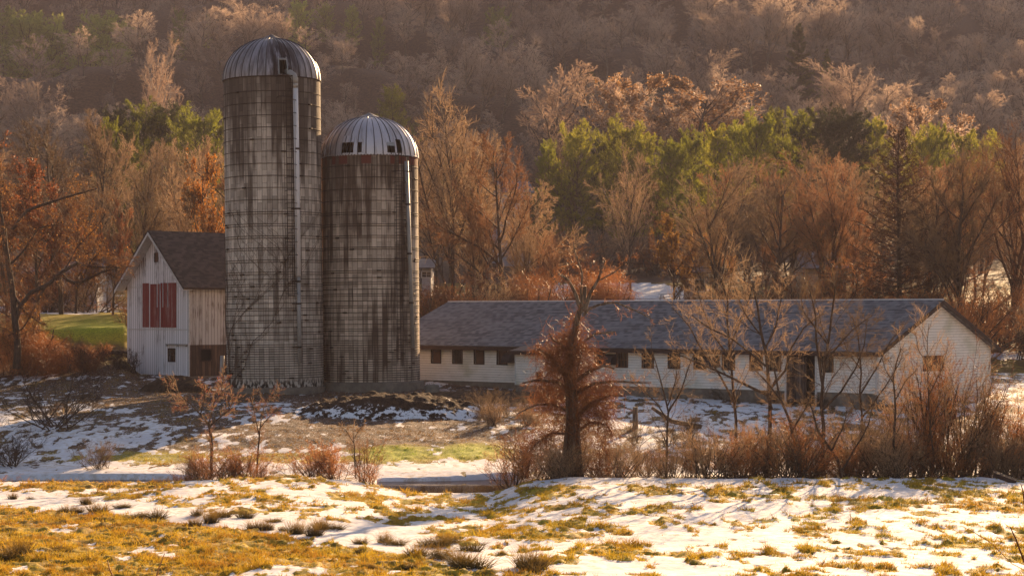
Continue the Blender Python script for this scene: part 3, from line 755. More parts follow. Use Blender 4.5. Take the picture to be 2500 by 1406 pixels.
m = MB(); wall_open(m, lf, -LL, 0, ZS, ZE, wh + [(dr[0], dr[1], ZS, dr[3])])
m.build('front_wall', M['clap'], shed)
gwin = (ltb(2254), ltb(2302), 4.86, 5.58)
m = MB(); wall_open(m, lg, 0, WW, 3.15, ZE, [gwin]); m.poly((0, 0, ZE), (0, WW, ZE), (0, WW / 2, ZR)); m.build('gable_wall', M['clap'], shed)
m = MB(); m.poly((-LL, WW, 3), (0, WW, 3), (0, WW, ZE), (-LL, WW, ZE)); m.poly((-LL, 0, 3), (-LL, WW, 3), (-LL, WW, ZE), (-LL, WW / 2, ZR), (-LL, 0, ZE)); m.build('back_wall', M['clap'], shed)
m = MB(); m.box(-LL + .02, dr[0] - .02, .05, 1, 1.8, ZS - .004); m.box(dr[1] + .02, -.03, .05, 1, 1.8, ZS - .004); m.box(-1.0, -.028, 1.01, WW - .05, 1.8, 3.147)
m.box(dr[0] - .015, dr[1] + .015, .35, 1, 1.8, 3.0); m.build('foundation', M['concrete'], shed)
m = MB(); m.poly((-LL + .1, 2.5, 3), (-.1, 2.5, 3), (-.1, 2.5, ZE), (-LL + .1, 2.5, ZE)); m.build('inner_wall', M['dark'], shed)
rr = random.Random(2)
for i, h in enumerate(wh):
    boarded = i in (0, 2, 3)
    w_ = window(shed, lf, h, M['trim_dark'] if i < 5 or rr.random() < .5 else M['board'], M['board'] if boarded else M['glass'], 1 if boarded else 3, 1 if boarded else 2, .055)
    if boarded: w_['label'] = 'window closed with a brown board'
window(shed, lg, gwin, M['board'], M['board'], 2, 1, .06, 'wide window boarded with brown wood')
# barn door with track
M['door_old'] = plank_mat('old_door_boards', (.13, .10, .085), (.045, .03, .025), .5, .18)
m = MB(); boxp(m, lf, dr[0] + .05, dr[0] + (dr[1] - dr[0]) * .72, 3.2, 5.6, -.09, -.04); m.build('door', M['door_old'], shed)
m = MB(); m.poly((dr[0], .3, 3), (dr[1], .3, 3), (dr[1], .3, dr[3]), (dr[0], .3, dr[3])); m.build('doorway', M['dark'], shed)
m = MB(); boxp(m, lf, lt(1865), dr[1] + .2, 5.74, 5.80, -.16, -.04); boxp(m, lf, lt(1865), dr[1] + .2, 5.72, 5.74, -.19, -.16); m.build('door_rail', M['pipe_grey'], shed)
for a, b in ((dr[0] - .12, dr[0] - .01), (dr[1] + .01, dr[1] + .12)): m = MB(); boxp(m, lf, a, b, 3.1, 5.7, -.04, .02); m.build('door_jamb', M['trim_white'], shed)
# roof
m = MB(); eo, go, th = .42, .42, .12; sl_ = (ZR - ZE) / (WW / 2)
def rz2(y): return ZR - abs(y - WW / 2) * sl_ + .03
for sgn in (-1, 1):
    ye = WW / 2 + sgn * (WW / 2 + eo); n_ = Vector((0, sgn * sl_, 1)).normalized() * th
    m.prism([(-LL - .5, WW / 2, rz2(WW / 2)), (go, WW / 2, rz2(WW / 2)), (go, ye, rz2(ye)), (-LL - .5, ye, rz2(ye))], n_)
m.build('roof', M['roof_long'], shed)
m = MB(); m.tube([(-LL - .5, WW / 2, ZR + .15), (go, WW / 2, ZR + .15)], .06, 6); m.build('ridge_cap', M['trim_white'], shed)
m = MB()
ye = -eo; m.box(-LL - .5, go - .01, ye - .04, ye - .003, rz2(ye) - .16, rz2(ye) + .07)
ye = WW + eo; m.box(-LL - .5, go - .01, ye + .003, ye + .04, rz2(ye) - .16, rz2(ye) + .07)
for sgn in (-1, 1):
    ye = WW / 2 + sgn * (WW / 2 + eo)
    m.prism([(go + .003, WW / 2, rz2(WW / 2) + .09), (go + .003, ye, rz2(ye) + .09), (go + .003, ye, rz2(ye) - .14), (go + .003, WW / 2, rz2(WW / 2) - .14)], (.035, 0, 0))
m.build('fascia', M['trim_dark'], shed)
m = MB()
m.poly((-LL, -eo, ZE - .12), (go, -eo, ZE - .12), (go, 0, ZE - .02), (-LL, 0, ZE - .02)); m.build('soffit', M['trim_dark'], shed)
# milk house annex
p_ = 1.6; a0, a1 = lt(1257, p_), lt(1352, p_)
pa = lambda u, v, d: Vector((u, -p_ + d, v))
hol = (lt(1306, p_) , lt(1322, p_), 4.0, 4.5)
m = MB(); wall_open(m, pa, a0, a1, 3.72, 5.6, [hol]); m.poly((a0, -p_, 3.72), (a0, 0, 3.72), (a0, 0, 5.8), (a0, -p_, 5.6)); m.poly((a1, 0, 3.72), (a1, -p_, 3.72), (a1, -p_, 5.6), (a1, 0, 5.8))
an = m.build('annex', M['clap'], shed); an['label'] = 'small projecting milk room with its own low roof'
m = MB(); m.box(a0 + .02, a1 - .02, -p_ + .04, 0, 2.4, 3.716); m.build('annex_foundation', M['concrete'], an)
m = MB(); m.poly((hol[0], -p_ + .12, hol[2]), (hol[1], -p_ + .12, hol[2]), (hol[1], -p_ + .12, hol[3]), (hol[0], -p_ + .12, hol[3])); m.build('vent_opening', M['dark'], an)
m = MB(); m.prism([(a0 - .25, -p_ - .3, 5.60), (a1 + .25, -p_ - .3, 5.60), (a1 + .25, 0, 5.98), (a0 - .25, 0, 5.98)], (0, 0, .10)); m.build('annex_roof', M['roof_long'], an)
m = MB(); m.box(a0 - .26, a1 + .26, -p_ - .34, -p_ - .304, 5.50, 5.72); m.box(a0 - .29, a0 - .253, -p_ - .3, 0, 5.5, 5.68); m.build('annex_fascia', M['trim_dark'], an)
m = MB(); m.box(a0 - .001, a0 + .1, -p_ - .02, -p_ - .003, 3.72, 5.5); m.build('annex_trim', M['trim_white'], an); m = MB(); m.box(lt(1308, p_) - .04, lt(1308, p_) + .04, -p_ - .02, -p_ - .003, 4.55, 5.5); m.build('annex_trim', M['trim_white'], an)
# exhaust-fan hoods
M['hood'] = plain('black_hood', (.03, .024, .026), .6, .3)
for q in (1241, 1487, 1738):
    u = lt(q, .3); m = MB(); n = 8; prof = [(0, .34)] + [(-.62 * math.sin(math.pi / 2 * k / n), .34 - .62 * (1 - math.cos(math.pi / 2 * k / n)) * 1.0) for k in range(1, n + 1)] + [(0, -.28)]
    m.prism([(u - .32, y_ - .002, 5.24 + z_) for y_, z_ in prof], (.64, 0, 0)); m.build('fan_hood', M['hood'], shed)
m = MB(); u = lt(2062); m.tube([(u, 0, 5.55), (u, -.2, 5.6), (u, -.3, 5.5), (u, -.3, 5.4)], .025, 6); m.tube([(u, -.3, 5.42), (u, -.3, 5.3), (u, -.3, 5.2)], [.05, .09, .13], 12); m.build('wall_lamp', M['galv'], shed)
m = MB(); m.box(-.11, .02, -.025, -.003, 3.72, 5.85); m.box(.003, .025, -.02, .11, 3.2, 5.85); m.box(.003, .02, WW - .11, WW, 3.2, 5.85); m.build('corner_board', M['trim_white'], shed)
# concrete tank, pale rock, fallen things by the shed
m = MB(); c_ = gp(1055, 112); n = 20
vs = [(r_ * math.cos(2 * math.pi * i / n), r_ * math.sin(2 * math.pi * i / n), z_) for r_, z_ in ((.40, -.3), (.42, .35), (.41, .52), (.37, .58), (.30, .58), (.29, .3)) for i in range(n)]
m.add(vs, [(k * n + i, k * n + (i + 1) % n, (k + 1) * n + (i + 1) % n, (k + 1) * n + i) for k in range(5) for i in range(n)] + [tuple(range(5 * n, 6 * n))])
o = m.build('concrete_tank', M['concrete'], smooth=True, loc=c_); tag(o, 'squat round concrete tub between short silo and long shed', 'tub')
def rock(name, loc, s, mat, seed, label, cat='rock', group=None):
    bm = bmesh.new(); bmesh.ops.create_icosphere(bm, subdivisions=3, radius=1); rr = np.random.default_rng(seed)
    d = rr.normal(size=(7, 3)); d /= np.linalg.norm(d, axis=1)[:, None]; hgt = rr.uniform(.55, .95, 7)
    for v in bm.verts:
        for k in range(7):
            e = v.co.dot(Vector(d[k])) - hgt[k]
            if e > 0: v.co -= Vector(d[k]) * e * .85
        v.co = Vector((v.co.x * s[0], v.co.y * s[1], v.co.z * s[2]))
    me = bpy.data.meshes.new(name); bm.to_mesh(me); bm.free()
    o = link(name, me, mat); o.location = loc; return tag(o, label, cat, group)
M['rock_pink'] = plain('pale_pink_rock', (.36, .25, .22), .85, 0, .25, 4)
rock('rock', gp(1084, 112.5) + Vector((0, 0, .05)), (.38, .3, .24), M['rock_pink'], 3, 'pale pink rock beside the concrete tub')
# ------------------------------------------------------------------ mounds
def mound(name, label, px, Y, rx, ry, h, mat, seed, rough=.22):
    n, mm = 90, 46; U, Vv = np.meshgrid(np.linspace(-1, 1, n), np.linspace(-1, 1, mm))
    c = gp(px, Y); X = c.x + U * rx; Yy = c.y + Vv * ry; r2 = U ** 2 + Vv ** 2
    prof = np.clip(1 - r2, 0, 1) ** .8
    Z = gz(X, Yy) - .12 + prof * h * (.75 + .5 * fbm(X * .7, Yy * .7, seed, 3)) + (fbm(X * 3, Yy * 3, seed + 3, 4) - .5) * rough * 2 * (prof > .02)
    Z = np.where(r2 >= 1, gz(X, Yy) - .3, Z)
    V = np.stack([(X - c.x).ravel(), (Yy - c.y).ravel(), (Z - c.z).ravel()], 1); idx = np.arange(n * mm).reshape(mm, n)
    Q = np.stack([idx[:-1, :-1].ravel(), idx[:-1, 1:].ravel(), idx[1:, 1:].ravel(), idx[1:, :-1].ravel()], 1)
    me = fastmesh(name, V, [Q], False); o = link(name, me, mat); o.location = c; return tag(o, label, 'mound')
def mound_mat(name, c0, c1, snow):
    t = NT(name); P = t.pos(); a = t.noise(P, 3.2, 5, .7); b = t.noise(P, 1.1, 3); f = t.noise(P, 12, 3)
    c = t.mix(t.ramp(a, .3, .7), c0, c1)
    if snow:
        g = t.n('ShaderNodeNewGeometry').outputs['Normal']; nz = t.sep(g)[2]; zz = t.sep(P)[2]
        k = t.math('ADD', t.math('MULTIPLY', a, .8), t.math('ADD', t.math('MULTIPLY', b, .6), t.math('ADD', t.math('MULTIPLY', nz, .25), t.ramp(zz, 2.6, 4.1, .12, -.22))))
        c = t.mix(t.ramp(k, .96, 1.02), c, (.78, .79, .83))
    return t.bsdf(c, .95, 0, .1, t.bump(t.math('ADD', a, f), .8, .08))
M['mound_dark'] = mound_mat('mound_dark_snowy', (.018, .011, .008), (.075, .045, .028), True)
M['mound_brown'] = mound_mat('mound_brown', (.03, .017, .01), (.085, .05, .03), False)
mound('dirt_mound', 'wide dark dirt mound streaked with snow in front of the silos', 960, 99, 5.3, 3.6, 1.15, M['mound_dark'], 4)
mound('earth_heap', 'small brown earth heap at the foot of the barn', 430, 114, 2.3, 2.0, .95, M['mound_brown'], 12, .12)
mound('earth_bank', 'broad brown bank of bare earth under the shed wall', 1230, 107, 6.5, 3.2, .55, M['mound_brown'], 15, .10)
# ------------------------------------------------------------------ distant houses, shed, lawn furniture
M['house_w'] = plain('house_siding_white', (.36, .37, .43), .8, 0, .1, 2)
M['house_t'] = plain('house_siding_tan', (.42, .34, .27), .8, 0, .15, 2)
M['roof_h'] = plain('house_roof', (.16, .15, .17), .9, 0, .2, 2)
def house(name, label, pxa, pxb, Y, ybase, yeave, yapex, rz_, wallm, depth=7, cat='house'):
    pa_ = at(pxa, ybase, Y); wd = (pxb - pxa) * Y / F; e = (ybase - yeave) * Y / F; r_ = (yeave - yapex) * Y / F
    z0 = min(pa_.z, gz1(pa_.x, Y)) - .4; d0 = pa_.z - z0
    o = empty(name, (pa_.x, Y, z0), rz_, label=label, cat=cat); e += d0
    m = MB(); ws = []
    nw = max(1, int(wd // 2.6)); 
    for k in range(nw):
        u = wd * (k + .5) / nw; hh = (u - .4, u + .4, d0 + (e - d0) * .38, d0 + (e - d0) * .75); ws.append(hh)
    wall_open(m, fr, 0, wd, 0, e, ws)
    m.poly((0, 0, 0), (0, depth, 0), (0, depth, e), (0, depth / 2, e + r_), (0, 0, e)); m.poly((wd, 0, 0), (wd, depth, 0), (wd, depth, e), (wd, depth / 2, e + r_), (wd, 0, e)); m.poly((0, depth, 0), (wd, depth, 0), (wd, depth, e), (0, depth, e))
    m.build('wall', wallm, o)
    for hh in ws: window(o, fr, hh, M['trim_white'], M['glass'], 2, 2, .07)
    m = MB(); ov_ = .35; s_ = r_ / (depth / 2)
    for sg in (-1, 1):
        ye = depth / 2 + sg * (depth / 2 + ov_); ze = e + r_ - (depth / 2 + ov_) * s_
        m.prism([(-ov_, depth / 2, e + r_ + .03), (wd + ov_, depth / 2, e + r_ + .03), (wd + ov_, ye, ze + .03), (-ov_, ye, ze + .03)], Vector((0, sg * s_, 1)).normalized() * .12)
    m.build('roof', M['roof_h'], o)
    return o
house('house', 'pale blue white house half hidden by the reddish trees left of barn', 62, 235, 172, 722, 668, 640, 0, M['house_w'])
house('house', 'bluish white gabled house between bare trees on the slope, right of silos', 1222, 1298, 240, 512, 470, 440, R(8), M['house_w'], 8)
house('house', 'tan house behind the bare trees above the long shed roof', 1965, 2065, 178, 735, 655, 615, 0, M['house_t'], 8)
house('garden_shed', 'narrow pale wooden shed on the lawn behind the long shed', 1692, 1724, 160, 740, 664, 648, R(12), M['house_t'], 2.6, 'shed')
house('house', 'tiny pale house on the hilltop between the bare trees', 1962, 2010, 640, 30, 8, -12, 0, M['house_w'], 9)
house('house', 'pale blue outbuilding partly behind the short silo', 1030, 1052, 172, 690, 655, 634, 0, M['house_w'], 6)
def picnic(loc, rz_, label):
    o = empty('picnic_table', loc, rz_, label=label, cat='picnic table')
    MB().box(-.9, .9, -.37, .37, .72, .77).build('tabletop', M['trim_white'], o)
    for s in (-1, 1):
        MB().box(-.9, .9, s * .75 - .13, s * .75 + .13, .43, .47).build('bench_plank', M['trim_white'], o)
        m = MB(); m.tube([(s * .65, -.75, .0), (s * .65, -.25, .70)], .045, 4); m.tube([(s * .65, .75, .0), (s * .65, .25, .70)], .045, 4); m.tube([(s * .65, -.8, .40), (s * .65, .8, .40)], .04, 4); m.build('leg', M['trim_white'], o)
picnic(gp(1632, 186), R(15), 'weathered pale picnic table on the snowy lawn')
m = MB(); rr = random.Random(5); c_ = gp(1640, 168)
for i in range(15):
    for j in range(5): m.tube([(i * .2 - 1.5 + (j % 2) * .1, -.4, .1 + j * .18), (i * .2 - 1.5 + (j % 2) * .1, .5 + rr.random() * .1, .1 + j * .18)], .095, 7)
o = m.build('wood_pile', M['board'], loc=c_); tag(o, 'long low stack of split brown logs behind the shed roof', 'wood pile')
# wires
def wire(a, b, sag, label):
    pts = [a.lerp(b, k / 24) - Vector((0, 0, sag * 4 * (k / 24) * (1 - k / 24))) for k in range(25)]
    tag(MB().tube(pts, .022, 5).build('utility_wire', M['iron']), label, 'wire')
wire(at(560, 705, 150), at(2750, 690, 150), 1.0, 'thin dark cable crossing just above the shed ridge')
wire(at(1500, 640, 148), at(2900, 690, 148), .35, 'upper dark cable sloping down at the right edge')
# fallen log, post, plank
m = MB(); m.tube([gp(1592, 93) + Vector((0, 0, .95)), gp(1640, 92.5) + Vector((0, 0, .35)), gp(1712, 92) + Vector((0, 0, .12))], [.08, .11, .13], 8); tag(m.build('fallen_log', M['bark']), 'dark fallen log leaning on a post, in front of the shed', 'log')
m = MB(); m.tube([gp(1551, 92) - Vector((0, 0, .2)), gp(1551, 92) + Vector((0, 0, 1.05))], [.15, .12], 8); tag(m.build('fence_post', M['bark_grey']), 'old grey wooden post standing in the snow right of the vine covered tree', 'post')
m = MB(); c_ = gp(2452, 70.5); m.box(-.42, .42, -.16, .16, 0, .16); o = m.build('plank', M['trim_dark'], loc=c_ + Vector((0, 0, .14))); o.rotation_euler = (R(8), R(20), R(-20)); tag(o, 'dark slanting plank lying on the snow at the right edge', 'plank')
# ------------------------------------------------------------------ plants
def unit(a): return a / np.maximum(np.linalg.norm(a, axis=-1, keepdims=True), 1e-9)
def polyline(rng, P, D, L, n, wob, up):
    N = len(P); pts = np.zeros((N, n + 1, 3)); pts[:, 0] = P; d = D.copy(); dirs = np.zeros((N, n + 1, 3)); dirs[:, 0] = d
    for i in range(n):
        d = unit(d + rng.normal(size=(N, 3)) * wob + np.array([0, 0, up])); pts[:, i + 1] = pts[:, i] + d * (L / n)[:, None]; dirs[:, i + 1] = d
    return pts, dirs
def tubes(pts, rad, sides):
    N, k, _ = pts.shape
    T = unit(np.gradient(pts, axis=1)); ref = np.where(np.abs(T[:, :1, 2:3]) < .9, np.array([0, 0, 1.0]), np.array([1.0, 0, 0]))
    U = unit(np.cross(T, np.broadcast_to(ref, T.shape))); W_ = np.cross(T, U)
    a = 2 * np.pi * np.arange(sides) / sides
    V = pts[:, :, None] + rad[:, :, None, None] * (U[:, :, None] * np.cos(a)[None, None, :, None] + W_[:, :, None] * np.sin(a)[None, None, :, None])
    idx = np.arange(N * k * sides).reshape(N, k, sides); nx = np.roll(idx, -1, axis=2)
    Q = np.stack([idx[:, :-1], nx[:, :-1], nx[:, 1:], idx[:, 1:]], -1).reshape(-1, 4)
    return V.reshape(-1, 3), Q
def ribbons(rng, pts, rad):
    N, k, _ = pts.shape
    T = unit(pts[:, -1] - pts[:, 0]); U = unit(np.cross(T, rng.normal(size=(N, 3))))
    V = np.stack([pts - U[:, None] * rad[:, :, None], pts + U[:, None] * rad[:, :, None]], 2)
    idx = np.arange(N * k * 2).reshape(N, k, 2)
    Q = np.stack([idx[:, :-1, 0], idx[:, :-1, 1], idx[:, 1:, 1], idx[:, 1:, 0]], -1).reshape(-1, 4)
    return V.reshape(-1, 3), Q
def flakes(rng, P, s, aspect=1.0, along=None):
    """one small leaf-shaped quad per point"""
    N = len(P); a = unit(rng.normal(size=(N, 3))) if along is None else unit(along + rng.normal(size=(N, 3)) * .5)
    b = unit(np.cross(a, rng.normal(size=(N, 3)))); s = s * rng.uniform(.6, 1.3, N)[:, None]
    V = np.stack([P - b * s * aspect * .5, P + a * s, P + b * s * aspect * .5, P - a * s * .3], 1)
    return V.reshape(-1, 3), np.arange(N * 4).reshape(N, 4)
class Geo:
    def __init__(s): s.V = []; s.Q = []; s.n = 0
    def add(s, vq):
        V, Q = vq
        if len(V): s.V.append(V); s.Q.append(Q + s.n); s.n += len(V)
    def mesh(s, name): return fastmesh(name, np.concatenate(s.V), [np.concatenate(s.Q)])
def grow(rng, P, D, L, Rr, levels, start=None):
    """levels: dict(n, wob, up, tip, sides, kids, t0, t1, ang, lr, rr, shape, flat). Returns list of (pts, rad, dirs) per level and Geo of wood / twigs"""
    out = []
    for li, lv in enumerate(levels):
        if li == 0 and start is not None: pts, rad = start; dirs = unit(np.gradient(pts, axis=1))
        else:
            pts, dirs = polyline(rng, P, D, L, lv['n'], lv.get('wob', .1), lv.get('up', 0.0))
            tt = np.linspace(0, 1, lv['n'] + 1); rad = Rr[:, None] * (1 - tt[None] * (1 - lv.get('tip', .35)))
        out.append((pts, rad, dirs))
        if 'kids' not in lv: break
        N, k, _ = pts.shape; m = lv['kids']; t0, t1 = lv.get('t0', .25), lv.get('t1', 1.0)
        t = (t0 + (t1 - t0) * (np.arange(m)[None] + rng.random((N, m))) / m); t = np.minimum(t, .999)
        f = t * (k - 1); i = f.astype(int); fr_ = (f - i)[..., None]; r = np.arange(N)[:, None]
        CP = pts[r, i] * (1 - fr_) + pts[r, np.minimum(i + 1, k - 1)] * fr_; TD = dirs[r, i]
        cr = rad[r, i]
        if L is None or (li == 0 and start is not None): LL_ = np.linalg.norm(np.diff(pts, axis=1), axis=-1).sum(1)
        else: LL_ = L
        if lv.get('abslen') is not None: cl = lv['abslen'](t) * rng.uniform(.75, 1.2, (N, m))
        else: cl = LL_[:, None] * lv['lr'] * (1 - lv.get('fall', .5) * t) * rng.uniform(.6, 1.25, (N, m))
        ang = np.radians(lv['ang'] + rng.normal(size=(N, m)) * lv.get('angv', 9))
        if 'angt' in lv: ang = np.radians(lv['angt'](t) + rng.normal(size=(N, m)) * 6)
        if lv.get('whorl'):
            az = np.arange(m)[None] * 2.4 + rng.random((N, 1)) * 6; pe = np.stack([np.cos(az), np.sin(az), 0 * az], -1)
        elif lv.get('planar'):   # side twigs roughly in a horizontal plane
            side = unit(np.cross(TD, np.array([0, 0, 1.0]))) * np.where(np.arange(m) % 2, 1, -1)[None, :, None]; pe = unit(side + rng.normal(size=(N, m, 3)) * .25)
        elif lv.get('hang'): pe = unit(rng.normal(size=(N, m, 3)) * .35 + np.array([0, 0, -1.0]))
        else: pe = unit(np.cross(TD, rng.normal(size=(N, m, 3))))
        CD = unit(TD * np.cos(ang)[..., None] + pe * np.sin(ang)[..., None])
        P = CP.reshape(-1, 3); D = CD.reshape(-1, 3); L = cl.ravel(); Rr = np.minimum(cr.ravel() * .8, (L * lv.get('rr', .018)))
        Rr = np.maximum(Rr, lv.get('rmin', .004))
    return out
def to_geo(rng, out, sides, split):
    wd, tw = Geo(), Geo()
    for i, (p, r, d) in enumerate(out):
        g = wd if i < split else tw
        g.add(tubes(p, r, sides[i]) if sides[i] > 2 else ribbons(rng, p, r))
    return wd, tw
def plant(name, loc, wood, twig, wm, tm, extra=None, parts=('trunk', 'crown'), **kw):
    o = empty(name, loc, **kw)
    if wood is not None: link(parts[0], wood, wm, o)
    if twig is not None: link(parts[1], twig, tm, o)
    if extra: link(extra[0], extra[1], extra[2], o)
    return o
def A(*v): return np.array([v], float)
# ---- prototypes (height 14 m class)
def proto_bare(seed, H=14, style='round', tw=.0135, kids=(14, 9, 9, 9)):
    rng = np.random.default_rng(seed); a, b, c, d = kids
    if style == 'round': l0 = dict(n=7, wob=.05, up=.02, kids=a, t0=.22, ang=48, lr=.62, fall=.62, rr=.017, tip=.25); l1 = dict(n=6, wob=.13, up=.10)
    elif style == 'vase': l0 = dict(n=6, wob=.04, up=.03, kids=a, t0=.12, ang=28, lr=.85, fall=.35, rr=.014, tip=.3); l1 = dict(n=7, wob=.07, up=.05)
    else: l0 = dict(n=8, wob=.03, up=.02, kids=a + 3, t0=.3, ang=36, lr=.42, fall=.5, rr=.016, tip=.2); l1 = dict(n=5, wob=.1, up=.12)
    l1.update(kids=b, t0=.2, ang=36, lr=.50, fall=.4, rr=.012)
    lv = [l0, l1, dict(n=4, wob=.15, up=.09, kids=c, t0=.15, ang=36, lr=.52, fall=.35, rr=.010),
          dict(n=3, wob=.16, up=.08, kids=d, t0=.1, ang=32, lr=.62, fall=.3, rr=.008, rmin=tw), dict(n=2, wob=.12, up=.06, tip=.2)]
    out = grow(rng, A(0, 0, -.3), A(rng.normal() * .05, rng.normal() * .05, 1), np.array([H * .66]), np.array([H * .0115]), lv)
    wd, tg = to_geo(rng, out, [8, 5, 3, 2, 2], 3)
    return wd, tg, out, rng
def mk_bare(seed, **k):
    wd, tg, out, rng = proto_bare(seed, **k); return wd.mesh('bare_trunk'), tg.mesh('bare_crown')
BARE = [mk_bare(100 + i, style=s) for i, s in enumerate(['round', 'round', 'vase', 'round', 'tall', 'vase', 'round'])]
def matcopy(me, mat):
    m = me.copy(); m.materials.clear(); m.materials.append(mat); return m
for w_, t_ in BARE: w_.materials.append(M['bark']); t_.materials.append(M['twig'])
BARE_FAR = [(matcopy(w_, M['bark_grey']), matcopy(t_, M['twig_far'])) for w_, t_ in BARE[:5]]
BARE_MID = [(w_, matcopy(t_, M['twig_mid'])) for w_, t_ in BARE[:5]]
BARE_RED = [(w_, matcopy(t_, M['twig_red'])) for w_, t_ in BARE[:4]]
def mk_leafy(seed, mat, nleaf, size, H=12, style='round', droop=False):
    wd, tg, out, rng = proto_bare(seed, H=H, style=style)
    p = out[-1][0].reshape(-1, 3); p = p[rng.integers(0, len(p), nleaf)] + rng.normal(size=(nleaf, 3)) * .08
    # leaves gather in clumps
    keep = fbm(p[:, 0] * .9 + p[:, 2] * .5, p[:, 1] * .9 - p[:, 2] * .7, seed, 2) > .44; p = p[keep]
    g = Geo(); g.add(flakes(rng, p, size)); return wd.mesh('leafy_trunk'), tg.mesh('leafy_twigs'), g.mesh('leafy_leaves')
LF_OR = mk_leafy(201, None, 9000, .10); LF_RED = mk_leafy(202, None, 7000, .09); LF_TAN = mk_leafy(203, None, 7000, .12)
# ---- pine
def mk_pine(seed, H=17, wide=5.0, style='pine', dens=1.0):
    rng = np.random.default_rng(seed)
    if style == 'pine':
        ln = lambda t: wide * np.sqrt(np.clip(1 - ((t - .58) / .50) ** 2, .10, 1)) * (.8 + .4 * rng.random(t.shape)); angt = lambda t: 88 - 45 * t ** 2; t0, up1 = .22, .05
    else:
        ln = lambda t: wide * (1.08 - t) ** .85; angt = lambda t: 98 - 50 * t ** 2; t0, up1 = .08, .06
    lv = [dict(n=8, wob=.02, kids=int(62 * dens), t0=t0, t1=1, angt=angt, ang=80, whorl=True, abslen=ln, rr=.012, tip=.15),
          dict(n=5, wob=.08, up=up1, kids=9, t0=.22, t1=1.0, ang=48, lr=.42, fall=.55, rr=.02, planar=True),
          dict(n=2, wob=.1, up=.05, kids=7, t0=.1, ang=45, lr=.5, fall=.2, rr=.012), dict(n=2, wob=.15, up=.08, tip=.3)]
    out = grow(rng, A(0, 0, -.3), A(0, 0, 1), np.array([H * 1.02]), np.array([H * .015]), lv)
    wd, tg = to_geo(rng, out[:3], [8, 4, 2], 2)
    g = Geo(); wd2 = Geo(); wd2.add(tubes(out[0][0], out[0][1], 8)); wd2.add(tubes(out[1][0], out[1][1], 4))
    for (lvl, cnt, sz) in ((3, 8, .26), (2, 12, .26)):
        p, r_, d = out[lvl]; N = len(p)
        i = np.repeat(np.arange(N), cnt); f = rng.random(len(i)); q = p[i, 0] * (1 - f[:, None]) + p[i, -1] * f[:, None] + rng.normal(size=(len(i), 3)) * .09
        g.add(flakes(rng, q, sz, .22, along=d[i, -1] + np.array([0, 0, .3])))
    return wd2.mesh('pine_trunk'), g.mesh('pine_needles')
PINE = [mk_pine(301), mk_pine(302, 16, 5.6), mk_pine(303, 18, 4.3), mk_pine(304, 15, 4.0, 'spruce')]
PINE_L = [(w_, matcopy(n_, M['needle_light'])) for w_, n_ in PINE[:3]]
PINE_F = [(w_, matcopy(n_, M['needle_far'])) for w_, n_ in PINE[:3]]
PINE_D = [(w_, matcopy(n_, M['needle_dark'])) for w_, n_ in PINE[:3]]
for w_, n_ in PINE: w_.materials.append(M['bark']); n_.materials.append(M['needle'])
# ---- shrubs
def mk_shrub(seed, H=2.2, stems=16, spread=.55, tw=.006, kids=(7, 7, 5), straight=False):
    rng = np.random.default_rng(seed); n = stems
    P = np.stack([rng.normal(size=n) * .22 * H * .5, rng.normal(size=n) * .22 * H * .5, np.full(n, -.1)], 1)
    D = unit(np.stack([rng.normal(size=n) * spread, rng.normal(size=n) * spread, np.ones(n)], 1)); L = H * rng.uniform(.6, 1.05, n)
    lv = [dict(n=6, wob=.08, up=.03 if straight else -.02, kids=kids[0], t0=.15, ang=34, lr=.48, fall=.35, rr=.010, tip=.3),
          dict(n=4, wob=.14, up=.06, kids=kids[1], t0=.12, ang=36, lr=.48, fall=.3, rr=.009, rmin=tw),
          dict(n=3, wob=.16, up=.03, kids=kids[2], t0=.1, ang=36, lr=.55, rr=.009, rmin=tw * .8), dict(n=2, wob=.12, tip=.3)]
    out = grow(rng, P, D, L, np.full(n, H * .009 + .003), lv)
    wd, tg = to_geo(rng, out, [5, 3, 2, 2], 2); return wd.mesh('shrub_stems'), tg.mesh('shrub_twigs'), out, rng
SH = [mk_shrub(401)[:2], mk_shrub(402, spread=.75)[:2], mk_shrub(403, 2.6, 20, .4, straight=True)[:2], mk_shrub(404, 2.0, 22, .6)[:2], mk_shrub(405, 2.4, 15, .32, .006, (8, 6, 5), True)[:2]]
for w_, t_ in SH: w_.materials.append(M['bark']); t_.materials.append(M['twig'])
SH_RED = [(w_, matcopy(t_, M['twig_vine'])) for w_, t_ in SH]
SH_DK = [(w_, matcopy(t_, M['twig_dark'])) for w_, t_ in SH]
_HC = {}
def mh(*ms):
    k = ms[0].name
    if k not in _HC:
        z = 0
        for m in ms:
            q = np.empty(len(m.vertices) * 3, np.float32); m.vertices.foreach_get('co', q); z = max(z, float(np.percentile(q[2::3], 99.6)))
        _HC[k] = z
    return _HC[k]
def place(name, proto, px, Y, H, label, cat, group=None, wx=1.0, baseH=14.0, rz_=None, parts=('trunk', 'crown'), dz=0.0, rng=random.Random(77)):
    s = H / mh(proto[0], proto[1]); p = gp(px, Y); p.z += dz
    o = plant(name, p, proto[0], proto[1], None, None, None, parts, label=label, cat=cat, group=group)
    if len(proto) > 2 and proto[2] is not None: link('leaves', proto[2], None, o)
    o.scale = (s * wx, s * wx, s); o.rotation_euler = (0, 0, rng.uniform(0, 6.28) if rz_ is None else rz_); return o
def htop(px, Y, py): p = gp(px, Y); return at(px, py, Y).z - p.z
